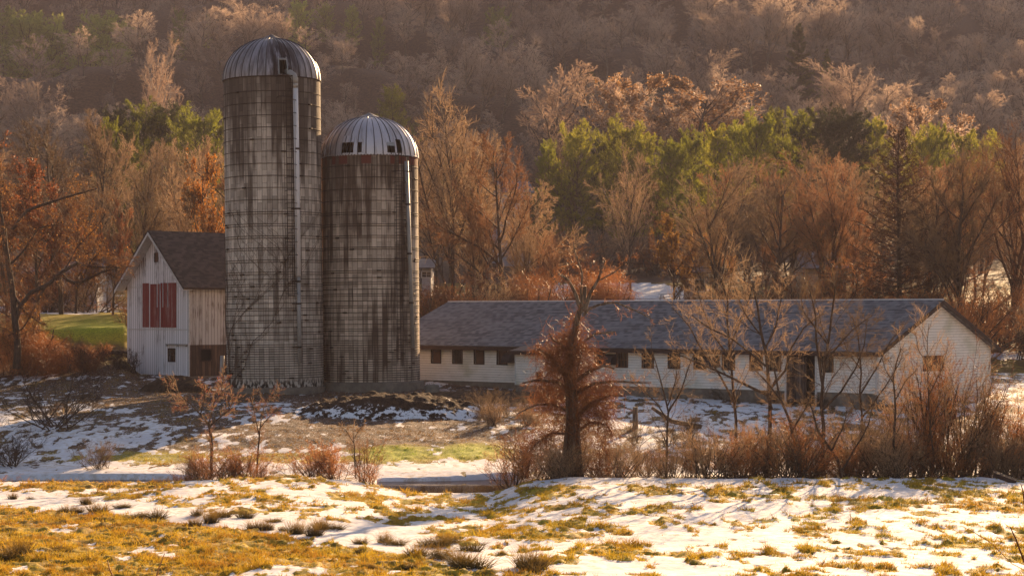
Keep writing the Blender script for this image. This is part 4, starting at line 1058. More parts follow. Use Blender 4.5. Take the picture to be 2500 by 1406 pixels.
HILLTOP = ((10, 455, 22, 2, 'l', .9, 'light pine at the top left corner'), (55, 450, 30, 0, 'l', 1.0, 'broad light pine near the top left corner'), (90, 457, 36, 2, 'n', .9, 'pine third from the top left corner'), (128, 453, 40, 1, 'n', .9, 'pine with sweeping lower boughs at top left'),
        (255, 447, 32, 0, 'l', 1.1, 'tall feathery light pine alone on the upper left hillside'), (435, 455, 24, 2, 'l', .6, 'thin pale pine on the ridge left of the silo dome'), (505, 460, 34, 2, 'l', .5, 'smallest thin pine left of the silo dome'),
        (725, 463, 2, 0, 'l', .9, 'broad pine directly above the tall silo dome'), (795, 467, 8, 1, 'n', .8, 'second pine above the tall silo dome'), (858, 463, 16, 0, 'l', .8, 'third pine above and right of the silo dome'), (922, 455, 42, 2, 'n', .6, 'small dark pine right of the three pines above the silo'),
        (1213, 475, 20, 1, 'l', .7, 'lone flat topped pale pine near the top centre'), (1108, 232, 400, 0, 'l', .8, 'bright green pine glimpsed behind the fountain shaped tree'), (965, 332, 212, 0, 'l', .8, 'yellow green pine crown above the short silo dome'), (1300, 225, 470, 1, 'n', .8, 'green pine beside the bluish white house'))
CLEAR = [(q[0], q[1], 24 * q[5] + 3) for q in HILLTOP if q[1] > 340] + [(1950, 410, 32), (2018, 412, 16), (1432, 372, 36), (1505, 374, 22), (1590, 366, 20), (1665, 356, 28), (965, 332, 26)]
# ---- forest beyond: stuff
frng = np.random.default_rng(5)
def forest():
    pts = []; tries = 0
    ys = 330.0
    while ys < 860:
        step = 5.6 + ys * .006; hw = .29 * ys + 25; xs = np.arange(-hw, hw, step * 1.05)
        for x in xs:
            X = x + frng.uniform(-.45, .45) * step; Yv = ys + frng.uniform(-.45, .45) * step
            ppx = CX + X / Yv * F
            if any(abs(ppx - q[0]) < q[2] and q[1] - 42 < Yv < q[1] + 4 for q in CLEAR): continue
            pts.append((X, Yv))
        ys += step
    P = np.array(pts); Z = gz(P[:, 0], P[:, 1]); V = np.stack([P[:, 0], P[:, 1], Z], 1)
    me = bpy.data.meshes.new('forest'); me.vertices.add(len(V)); me.vertices.foreach_set('co', V.astype(np.float32).ravel()); me.update()
    big = fbm(P[:, 0] * .03, P[:, 1] * .03, 9, 2)
    sc = (.50 + .85 * big) * frng.uniform(.7, 1.35, len(V)); a = me.attributes.new('sc', 'FLOAT_VECTOR', 'POINT'); a.data.foreach_set('vector', np.stack([sc * 1.35, sc * 1.35, sc * .92], 1).astype(np.float32).ravel())
    rt = np.zeros((len(V), 3), np.float32); rt[:, 2] = frng.uniform(0, 6.28, len(V)); a = me.attributes.new('rt', 'FLOAT_VECTOR', 'POINT'); a.data.foreach_set('vector', rt.ravel())
    ix = frng.integers(0, 5, len(V)).astype(np.int32); a = me.attributes.new('ix', 'INT', 'POINT'); a.data.foreach_set('value', ix)
    o = link('forest', me, None)
    ng = bpy.data.node_groups.new('forest_instances', 'GeometryNodeTree'); ng.interface.new_socket('Geometry', in_out='INPUT', socket_type='NodeSocketGeometry'); ng.interface.new_socket('Geometry', in_out='OUTPUT', socket_type='NodeSocketGeometry')
    N = ng.nodes; Lk = ng.links; gi = N.new('NodeGroupInput'); go_ = N.new('NodeGroupOutput')
    iop = N.new('GeometryNodeInstanceOnPoints'); g2i = N.new('GeometryNodeGeometryToInstance')
    m2p = N.new('GeometryNodeMeshToPoints'); Lk.new(gi.outputs[0], m2p.inputs[0]); Lk.new(m2p.outputs[0], iop.inputs['Points'])
    for k in range(4, -1, -1):
        j = N.new('GeometryNodeJoinGeometry')
        for mdl in BARE_FAR_OBJ[k]:
            oi = N.new('GeometryNodeObjectInfo'); oi.inputs[0].default_value = mdl; oi.transform_space = 'ORIGINAL'; Lk.new(oi.outputs['Geometry'], j.inputs[0])
        g1 = N.new('GeometryNodeGeometryToInstance'); Lk.new(j.outputs[0], g1.inputs[0])
        if k == 4: jj = N.new('GeometryNodeJoinGeometry')
        Lk.new(g1.outputs[0], jj.inputs[0])
    Lk.new(jj.outputs[0], iop.inputs['Instance']); iop.inputs['Pick Instance'].default_value = True
    def at_(nm, dt): q = N.new('GeometryNodeInputNamedAttribute'); q.data_type = dt; q.inputs['Name'].default_value = nm; return q.outputs['Attribute']
    Lk.new(at_('ix', 'INT'), iop.inputs['Instance Index']); Lk.new(at_('rt', 'FLOAT_VECTOR'), iop.inputs['Rotation']); Lk.new(at_('sc', 'FLOAT_VECTOR'), iop.inputs['Scale'])
    Lk.new(iop.outputs[0], go_.inputs[0])
    md = o.modifiers.new('trees', 'NODES'); md.node_group = ng
    return tag(o, 'mauve brown leafless wood covering the far hillside', 'forest', kind='stuff')
# five individually placed hillside trees double as the pattern of the wood behind them
BARE_FAR_OBJ = []
GB = 'bare leafless trees of the wooded slope'
LBL = 'bare brown leafless tree in the wood on the slope behind the farm'
LBLF = 'bare mauve grey tree in the wood higher up the hillside'
def put_bare(px, Y, H, proto, label, group, wx=1.0):
    return place('bare_tree', proto, px, Y, H, label, 'tree', group, wx)
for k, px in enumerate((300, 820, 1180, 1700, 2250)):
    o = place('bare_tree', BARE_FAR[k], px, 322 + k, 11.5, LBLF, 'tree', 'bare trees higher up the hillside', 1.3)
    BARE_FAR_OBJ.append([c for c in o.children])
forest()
# ------------------------------------------------------------------ individually placed trees of the slope
rg = random.Random(12)
keepout = [(1310, 1720, 205, 246), (1740, 2420, 232, 262), (1320, 1690, 165, 222), (170, 320, 128, 163), (40, 250, 158, 186), (1190, 1320, 225, 252), (1940, 2090, 165, 192), (1670, 1745, 150, 170), (1010, 1070, 160, 182), (2420, 2600, 120, 172)]
def blocked(px, Y): return any(a < px < b and c < Y < d for a, b, c, d in keepout)
cnt = 0
print('x'); rows = [(141, 8), (150, 7.5), (163, 8), (178, 8), (194, 8), (212, 8), (232, 9), (254, 9.5), (278, 10), (300, 10.5)]
for (Yr, sp) in rows:
    hw = .33 * Yr; x = -hw
    while x < hw:
        X = x + rg.uniform(-.4, .4) * sp; Yv = Yr + rg.uniform(-6, 6); px = CX + X / Yv * F; x += sp
        if blocked(px, Yv): continue
        if 950 < px < 1690 and Yv < 160: continue
        if Yv < 147 and px < 2050: continue
        if px < 700 and Yv < 158: continue
        cnt += 1; far = Yv > 265
        H = rg.uniform(11, 16) if Yv > 200 else rg.uniform(10, 14.5)
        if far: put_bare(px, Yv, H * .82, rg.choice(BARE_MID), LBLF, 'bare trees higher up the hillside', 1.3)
        else:
            pr = rg.choice(BARE if rg.random() < .75 else BARE_RED); 
            put_bare(px, Yv, H, pr, LBL, GB)
print('slope trees', cnt)
# hero bare trees
def hb(px, Y, top, proto, label, wx=1.0, name='bare_tree', rz_=None):
    return place(name, proto, px, Y, htop(px, Y, top), label, 'tree', None, wx, rz_=rz_)
VASE = mk_bare(131, H=14, style='vase', kids=(16, 10, 8, 6)); VASE[0].materials.append(M['bark']); VASE[1].materials.append(M['twig'])
VASE2 = mk_bare(132, H=14, style='vase', kids=(15, 9, 8, 6)); VASE2[0].materials.append(M['bark']); VASE2[1].materials.append(M['twig_red'])
hb(1105, 158, 200, VASE, 'tall fountain shaped bare tree right behind the short silo', .8)
hb(1235, 152, 330, BARE_RED[0], 'reddish spreading bare tree right of the fountain shaped tree', .9)
hb(1290, 156, 500, BARE[2], 'upright brown bare tree rising behind the vine mass above the shed roof', .7)
hb(1350, 160, 560, BARE_RED[2], 'small reddish bare tree left of the snowy lawn', .7)
hb(1150, 154, 430, BARE[4], 'slim bare tree before the trunk of the fountain shaped tree', .7)
hb(1180, 166, 290, BARE[3], 'bare brown tree with thin upright limbs behind the left end of the shed roof', .8)
hb(1540, 200, 365, VASE, 'grey brown vase shaped bare tree standing in front of the pines', .75)
hb(2345, 148, 380, VASE2, 'large many limbed bare tree just right of the shed gable peak', 1.05)
hb(2465, 152, 310, VASE2, 'large reddish bare tree at the right edge above the shed gable', 1.0)
hb(2050, 172, 395, BARE[1], 'bare brown tree with pale twig tips left of the larch', 1.0)
hb(1890, 165, 400, BARE[0], 'bare tree with dense brown twigs above the shed roof middle', 1.0)
hb(430, 150, 395, BARE[2], 'bare tree with forked dark trunk right above the barn roof', .8)
hb(330, 156, 380, BARE[5], 'bare tree with slender pale stems above the barn gable', .8)
hb(150, 150, 300, BARE[0], 'bare brown tree with wide crown left of the barn', .9)
hb(240, 175, 270, BARE[4], 'tall straight bare tree left of the small pine clump', .8)
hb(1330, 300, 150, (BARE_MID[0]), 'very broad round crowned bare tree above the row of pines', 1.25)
BIR = (matcopy(BARE[2][0], M['bark_birch']), matcopy(BARE[2][1], M['twig_mid']))
hb(366, 300, 95, BIR, 'pale birch with whitish trunk on the hillside left of the tall silo', .6)
hb(1990, 160, 470, BARE[0], 'bare twiggy tree screening the tan house behind the shed', 1.0)
hb(2080, 158, 500, BARE_RED[1], 'reddish bare tree between the tan house and the larch', .9)
hb(1930, 168, 450, BARE_RED[3], 'reddish bare tree just left of the tan house', .9)
for px, Y, tp in ((300, 205, 335), (345, 198, 355), (395, 204, 340), (445, 200, 350), (490, 206, 335), (535, 200, 345), (250, 202, 320)):
    put_bare(px, Y, htop(px, Y, tp), rg.choice(BARE), LBL, GB, .8)
for px, Y, tp in ((1760, 205, 405), (1830, 198, 390), (1900, 204, 400), (1975, 200, 385), (2040, 206, 380), (2110, 200, 395), (2260, 202, 385), (2330, 206, 375), (2400, 200, 380), (2470, 204, 330)):
    put_bare(px, Y, htop(px, Y, tp), rg.choice(BARE if px % 20 else BARE_RED), LBL, GB, .85)
# leafy ones
def hl(px, Y, top, LF, lm, tm, label, wx=1.0):
    pr = (LF[0], matcopy(LF[1], tm), matcopy(LF[2], lm)); 
    if not LF[0].materials: LF[0].materials.append(M['bark'])
    return place('leafy_tree', pr, px, Y, htop(px, Y, top), label, 'tree', None, wx, baseH=12)
hl(500, 146, 370, LF_OR, M['leaf_orange'], M['twig'], 'tree with bright orange dead leaves against the tall silo left side', .5)
hl(20, 140, 330, LF_RED, M['leaf_red'], M['twig_red'], 'tree with rusty red leaves at the left edge of the photo', .9)
hl(-20, 150, 400, LF_OR, M['leaf_orange'], M['twig'], 'tree with yellow orange leaves cut by the left edge', .6)
hl(1690, 300, 195, LF_TAN, M['leaf_tan'], M['twig_far'], 'wide tree with pale tan orange leaves above the pine row', 1.5)
hl(1560, 305, 185, LF_TAN, M['leaf_tan'], M['twig_far'], 'tan leaved tree just right of the round hillside pine', 1.2)
hl(2255, 300, 245, LF_TAN, M['leaf_tan'], M['twig_far'], 'tan leaved tree on the hillside above the larch top', 1.1)
hl(1650, 158, 520, LF_OR, M['leaf_gold'], M['twig_red'], 'bare limbed tree with scattered golden leaves above the shed roof', .8)
hl(1770, 162, 540, LF_RED, M['leaf_gold'], M['twig_red'], 'reddish twiggy tree with few golden leaves behind the garden shed', .8)
hl(1265, 205, 400, LF_RED, M['leaf_red'], M['twig_red'], 'rust coloured tree in front of the bluish white house', .5)
hl(95, 143, 385, LF_OR, M['leaf_red'], M['twig_red'], 'rust orange tree behind the sweeping limb at left', .8)
hl(185, 152, 430, LF_RED, M['leaf_orange'], M['twig_red'], 'orange brown leaved tree between the leaning tree and the barn', .8)
hl(275, 150, 470, LF_RED, M['leaf_red'], M['twig_red'], 'small reddish tree just left of the barn gable peak', .7)
# pines
def pn(px, Y, top, proto, label, wx=1.0, group=None, baseH=17.0):
    return place('pine_tree', proto, px, Y, max(5, htop(px, Y, top)), label, 'pine', group, wx, baseH)
row = [(1345, 250, 345, 2, 'n'), (1405, 246, 300, 1, 'l'), (1470, 254, 335, 0, 'n'), (1525, 248, 292, 1, 'l'), (1585, 252, 330, 2, 'l'), (1640, 244, 345, 0, 'n'), (1690, 252, 318, 1, 'n'), (1745, 246, 308, 2, 'l'),
       (1800, 252, 298, 0, 'n'), (1850, 246, 276, 1, 'n'), (1905, 252, 268, 2, 'l'), (1960, 246, 272, 0, 'n'), (2015, 243, 268, 1, 'd'), (2070, 246, 270, 0, 'd'), (2125, 250, 290, 2, 'l'), (2245, 252, 312, 1, 'l'), (2300, 256, 306, 0, 'n'), (2350, 254, 322, 2, 'l'), (2405, 258, 325, 1, 'l')]
for (px, Y, tp, k, c) in row:
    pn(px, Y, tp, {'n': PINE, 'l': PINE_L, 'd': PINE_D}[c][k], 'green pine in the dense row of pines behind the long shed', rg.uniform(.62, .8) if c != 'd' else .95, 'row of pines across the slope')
pn(1432, 372, 178, PINE[1], 'round dark pine alone above the left end of the pine row', 1.1)
pn(1505, 374, 195, PINE_D[0], 'smaller pine touching the right side of the round dark pine', .8)
pn(1590, 366, 218, PINE_L[2], 'slim light pine between the tan leaved trees', .8)
pn(1665, 356, 240, PINE_D[1], 'low round dark pine above the pine row middle', .9)
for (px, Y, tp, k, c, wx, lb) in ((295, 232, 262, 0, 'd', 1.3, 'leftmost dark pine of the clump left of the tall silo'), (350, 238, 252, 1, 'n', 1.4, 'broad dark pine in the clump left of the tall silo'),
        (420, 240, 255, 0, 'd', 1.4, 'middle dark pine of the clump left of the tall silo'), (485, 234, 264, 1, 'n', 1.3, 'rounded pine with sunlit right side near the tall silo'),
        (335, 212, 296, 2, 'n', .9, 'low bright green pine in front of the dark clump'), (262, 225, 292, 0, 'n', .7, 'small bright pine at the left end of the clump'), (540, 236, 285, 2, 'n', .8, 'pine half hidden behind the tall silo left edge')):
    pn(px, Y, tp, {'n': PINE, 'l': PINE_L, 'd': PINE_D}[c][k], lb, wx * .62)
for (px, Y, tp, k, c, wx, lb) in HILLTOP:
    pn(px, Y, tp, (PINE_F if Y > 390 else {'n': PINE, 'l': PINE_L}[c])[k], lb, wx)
place('spruce_tree', PINE[3], 1950, 410, htop(1950, 410, 60), 'tall pointed spruce rising from the far hillside', 'spruce', None, .9, 15)
place('spruce_tree', PINE[3], 2018, 412, htop(2018, 412, 122), 'shorter spruce right of the tall pointed spruce', 'spruce', None, .7, 15)
# larch: conical, bare, drooping-then-rising limbs
def mk_larch(seed=501, H=15):
    rng = np.random.default_rng(seed)
    lv = [dict(n=10, wob=.01, kids=125, t0=.03, t1=.99, ang=85, angt=lambda t: 96 - 38 * t, whorl=True, abslen=lambda t: 4.2 * (1.04 - t) ** .62, rr=.015, tip=.12),
          dict(n=7, wob=.05, up=.055, kids=15, t0=.10, ang=50, lr=.36, fall=.3, rr=.015, planar=True, rmin=.016),
          dict(n=3, wob=.10, up=.0, kids=7, t0=.1, ang=45, lr=.6, rr=.012, rmin=.016), dict(n=2, wob=.1, tip=.4)]
    out = grow(rng, A(0, 0, -.3), A(0, 0, 1), np.array([H]), np.array([.22]), lv)
    wd, tg = to_geo(rng, out, [8, 4, 2, 2], 2); return wd.mesh('larch_trunk'), tg.mesh('larch_twigs')
LAR = mk_larch(); LAR[0].materials.append(M['bark']); LAR[1].materials.append(M['twig_larch'])
place('larch_tree', LAR, 2197, 146, htop(2197, 146, 312), 'tall conical leafless larch with level limbs behind the shed gable', 'larch', None, 1.0, 15)
hb(2218, 150, 520, (matcopy(BARE[4][0], M['bark_birch']), BARE[4][1]), 'birch with white trunk just right of the larch trunk', .7)
# forest-edge brush, reddish
edge_sh = [(1020 + i * 46 + rg.uniform(-18, 18), rg.uniform(143, 158)) for i in range(7)] + [(1300, 160), (1345, 226), (1410, 158)] + [(1720 + i * 42 + rg.uniform(-15, 15), rg.uniform(136, 150)) for i in range(10)] + \
    [(2230 + i * 38 + rg.uniform(-15, 15), rg.uniform(132, 150)) for i in range(10)] + [(1330 + i * 45, 226 + rg.uniform(-3, 5)) for i in range(9)] + [(330 + i * 42, rg.uniform(140, 150)) for i in range(6)] + [(20 + i * 36, rg.uniform(160, 172)) for i in range(7)]
for (px, Y) in edge_sh:
    place('brush_shrub', rg.choice(SH_RED if rg.random() < .6 else SH), px, Y, rg.uniform(3.6, 6.2), 'reddish brown thicket shrub at the foot of the wood', 'shrub', 'brush along the edge of the wood', 1.0, 2.2, parts=('stem', 'twigs'))
# vine mounds behind the roof
def mk_vinemass(seed, rx, rz0, n=2600, L=1.3):
    rng = np.random.default_rng(seed); u = unit(rng.normal(size=(n, 3))); u[:, 2] = np.abs(u[:, 2]); P = u * np.array([rx, rx, rz0]) * rng.uniform(.55, 1.02, (n, 1)) + np.array([0, 0, .3])
    D = unit(u * .6 + rng.normal(size=(n, 3)) * .4 + np.array([0, 0, -.2]))
    pts, d = polyline(rng, P, D, rng.uniform(.5, 1, n) * L, 4, .18, -.22); g = Geo(); g.add(ribbons(rng, pts, np.full((n, 5), .010) * np.linspace(1, .4, 5)[None]))
    p2 = pts[rng.integers(0, n, n * 3), rng.integers(1, 5, n * 3)]; D2 = unit(rng.normal(size=(n * 3, 3)))
    pts, d = polyline(rng, p2, D2, rng.uniform(.2, .6, n * 3), 2, .15, -.1); g.add(ribbons(rng, pts, np.full((n * 3, 3), .006)))
    w_ = Geo(); k = 14; Pb = np.stack([rng.normal(size=k) * rx * .3, rng.normal(size=k) * rx * .3, np.full(k, -.3)], 1); pts, d = polyline(rng, Pb, unit(np.stack([rng.normal(size=k) * .3, rng.normal(size=k) * .3, np.ones(k)], 1)), np.full(k, rz0 * .95), 5, .12, 0); w_.add(tubes(pts, np.full((k, 6), .04), 5))
    return w_.mesh('vine_stems'), g.mesh('vine_mass')
VM = [mk_vinemass(601, 2.4, 4.2), mk_vinemass(602, 2.0, 3.6)]
for a_, b_ in VM: a_.materials.append(M['bark']); b_.materials.append(M['twig_vine'])
for (px, Y, H, wx, lb) in ((1290, 150, 4.8, 1.1, 'tall reddish vine draped tree mass above the left part of the shed roof'), (1440, 156, 4.3, 1.0, 'rounded reddish vine mass above the shed roof beside the snowy lawn'), (1490, 158, 4.6, .9, 'second rounded vine mass right of the dead tree top'),
        (1060, 146, 4.2, 1.1, 'low reddish vine tangle beside the short silo'), (1180, 147, 3.6, 1.1, 'dark red vine tangle behind the shed roof left end')):
    place('vine_thicket', VM[hash(lb) % 1], px, Y, H, lb, 'thicket', None, wx, 4.2, parts=('stem', 'twigs'))
# ------------------------------------------------------------------ hero trees from traced limbs
def traced(name, label, cat, Y, limbs, levels, sides, split, wm, tm, seed, leaves=None, parts=('trunk', 'twigs'), K=9, base=None, tk=1.2):
    """limbs: list of (points [(px, py, dY)], r0 px, r1 px); each limb gets its own distance and thickness"""
    rng = np.random.default_rng(seed); N = len(limbs); pts = np.zeros((N, K, 3)); rad = np.zeros((N, K)); s = Y / F
    for i, (pp, r0, r1) in enumerate(limbs):
        w3 = np.array([list(at(q[0], q[1], Y + (q[2] if len(q) > 2 else 0))) for q in pp]); d = np.r_[0, np.cumsum(np.linalg.norm(np.diff(w3, axis=0), axis=1))]; tt = np.linspace(0, d[-1], K)
        for c in range(3): pts[i, :, c] = np.interp(tt, d, w3[:, c])
        if K > 2: pts[i, 1:-1] += rng.normal(size=(K - 2, 3)) * .02 * d[-1] / K * 1.5
        rad[i] = np.linspace(r0, r1 * tk, K) * s * (.60 if cat == 'tree' and tk > 1 else .72)
    b = Vector(pts[0, 0]) if base is None else base; org = np.array([b.x, b.y, gz1(b.x, b.y)]); pts -= org
    out = grow(rng, None, None, None, None, levels, start=(pts, rad)); wd, tg = to_geo(rng, out, sides, split)
    o = empty(name, tuple(org), label=label, cat=cat); link(parts[0], wd.mesh(parts[0]), wm, o); link(parts[1], tg.mesh(parts[1]), tm, o)
    if leaves:
        p = out[-1][0].reshape(-1, 3); n = leaves[0]; q = p[rng.integers(0, len(p), n)] + rng.normal(size=(n, 3)) * .03; g = Geo(); g.add(flakes(rng, q, leaves[1])); link(leaves[3], g.mesh(leaves[3]), leaves[2], o)['kind'] = 'stuff'
    return o, out, org
LV = lambda a=8, b=7, c=6, lr=.32: [dict(kids=a + 5, t0=.25, ang=42, lr=lr, fall=.3, rr=.010, rmin=.006), dict(n=5, wob=.14, up=.06, kids=b + 2, t0=.15, ang=38, lr=.5, fall=.3, rr=.008, rmin=.006),
                            dict(n=3, wob=.15, up=.05, kids=c + 3, t0=.1, ang=36, lr=.55, rr=.009, rmin=.004), dict(n=2, wob=.12, tip=.3)]
# dead tree wrapped in vines
limbs = [([(1372, 1180, -.3), (1380, 1090, -.35), (1386, 1000, -.3), (1380, 930, -.25), (1366, 880)], 7, 3), ([(1425, 1180, -.3), (1416, 1100, -.35), (1412, 1010, -.32), (1406, 930, -.3), (1420, 860, -.2)], 7, 3), ([(1405, 1180, -.5), (1398, 1110, -.5), (1404, 1040, -.45), (1396, 960, -.4), (1385, 880, -.2)], 6, 3), ([(1398, 1180), (1396, 1080), (1400, 1000), (1392, 900), (1398, 820)], 27, 15), ([(1398, 830), (1412, 770), (1425, 735), (1428, 700)], 13, 7),
         ([(1420, 765), (1405, 715), (1385, 680), (1362, 668)], 8, 4), ([(1426, 760), (1442, 715), (1462, 680), (1478, 632)], 8, 3), ([(1420, 745), (1418, 700), (1422, 665), (1405, 620), (1400, 590)], 4, 1.5),
         ([(1460, 685), (1500, 665), (1530, 640), (1552, 606)], 3, 1.2), ([(1424, 770), (1450, 745), (1500, 738), (1560, 762), (1590, 778)], 5, 2), ([(1430, 830), (1452, 815), (1502, 810)], 4, 3),
         ([(1395, 930), (1365, 900), (1345, 870), (1315, 852)], 8, 4), ([(1392, 950), (1355, 930), (1310, 928), (1275, 935)], 8, 3), ([(1405, 930), (1440, 905), (1475, 892), (1500, 900)], 8, 3), ([(1405, 960), (1450, 935), (1510, 930), (1590, 934)], 7, 2),
         ([(1405, 1020), (1440, 985), (1490, 965)], 8, 4), ([(1400, 1060), (1440, 1030), (1480, 1035), (1496, 1065)], 6, 2), ([(1396, 1010), (1350, 985), (1300, 990), (1262, 1010)], 6, 2), ([(1398, 1060), (1350, 1055), (1310, 1080), (1290, 1110)], 5, 1.5), ([(1395, 870), (1370, 840), (1350, 830), (1340, 812)], 6, 3)]
VL = [dict(kids=10, t0=.3, ang=50, lr=.26, fall=.3, rr=.012, rmin=.007), dict(n=4, wob=.2, up=.0, kids=6, t0=.15, ang=45, lr=.5, rr=.01, rmin=.005), dict(n=3, wob=.2, kids=4, t0=.1, ang=40, lr=.6, rr=.008, rmin=.004), dict(n=2, wob=.15, tip=.4)]
o, out, org = traced('dead_tree', 'thick dead tree with bleached broken top wrapped in reddish vines', 'tree', 74.5, limbs, VL, [9, 4, 2, 2], 1, M['bark_grey'], M['twig_vine'], 701, tk=.9)
rng = np.random.default_rng(702)
def vine_cloud(o, org, spec, Y, mat, seed, shiny=None, name='vine', limbs=None):
    rng = np.random.default_rng(seed); g = Geo(); lf_ = Geo()
    if limbs is not None:
        lp = np.concatenate([q.reshape(-1, 3) for q in limbs]); lp = lp[(lp[:, 2] < 5.2) & (np.abs(lp[:, 0]) < 1.15)]; n = 1500; P = lp[rng.integers(0, len(lp), n)] + rng.normal(size=(n, 3)) * .10
        D = unit(rng.normal(size=(n, 3)) * np.array([1, 1, .5])); pts, d = polyline(rng, P, D, rng.uniform(.25, .8, n), 7, .3, -.18); g.add(ribbons(rng, pts, np.full((n, 8), .007) * np.linspace(1, .5, 8)[None]))
        m_ = n * 4; p2 = pts[rng.integers(0, n, m_), rng.integers(0, 8, m_)]; pts2, d = polyline(rng, p2, unit(rng.normal(size=(m_, 3))), rng.uniform(.1, .4, m_), 2, .2, -.1); g.add(ribbons(rng, pts2, np.full((m_, 3), .0045)))
        lf_.add(flakes(rng, pts2[rng.integers(0, m_, n * 2), 2], .022))
    for (px, py, sx, sy, n) in spec:
        n = int(n * .75)
        c = np.array(at(px, py, Y)) - org; s = Y / F
        P = c + rng.normal(size=(n, 3)) * np.array([sx * s * .55, sx * s * .55, sy * s * .55]); D = unit(rng.normal(size=(n, 3)) + np.array([0, 0, -.3]))
        pts, d = polyline(rng, P, D, rng.uniform(.35, 1.1, n), 6, .28, -.20); g.add(ribbons(rng, pts, np.full((n, 7), .0065) * np.linspace(1, .5, 7)[None]))
        m_ = n * 4; p2 = pts[rng.integers(0, n, m_), rng.integers(0, 7, m_)]; pts2, d = polyline(rng, p2, unit(rng.normal(size=(m_, 3))), rng.uniform(.1, .35, m_), 2, .2, -.1); g.add(ribbons(rng, pts2, np.full((m_, 3), .0045)))
        q = pts2[rng.integers(0, m_, n * 2), 2]; lf_.add(flakes(rng, q, .022))
    link(name, g.mesh(name), mat, o); link('berries', lf_.mesh('berries'), shiny or M['leaf_red'], o)['kind'] = 'stuff'
vine_cloud(o, org, [(1365, 850, 34, 40, 300), (1425, 845, 30, 40, 220), (1345, 905, 26, 40, 200), (1400, 905, 40, 40, 260), (1350, 985, 30, 55, 260), (1445, 960, 40, 30, 330), (1465, 1000, 34, 40, 380), (1480, 1070, 24, 50, 260), (1420, 1040, 40, 50, 260), (1330, 1075, 36, 50, 220), (1385, 1125, 50, 40, 320), (1300, 1130, 46, 32, 200), (1392, 825, 26, 30, 200), (1408, 785, 12, 30, 110), (1480, 940, 26, 26, 160), (1470, 1135, 60, 34, 320)], 74.5, M['twig_vine'], 703, limbs=[out[0][0][[0, 1, 2, 3, 11, 12, 13, 14, 15, 16, 17, 18, 19]], out[1][0][:, 1:]])
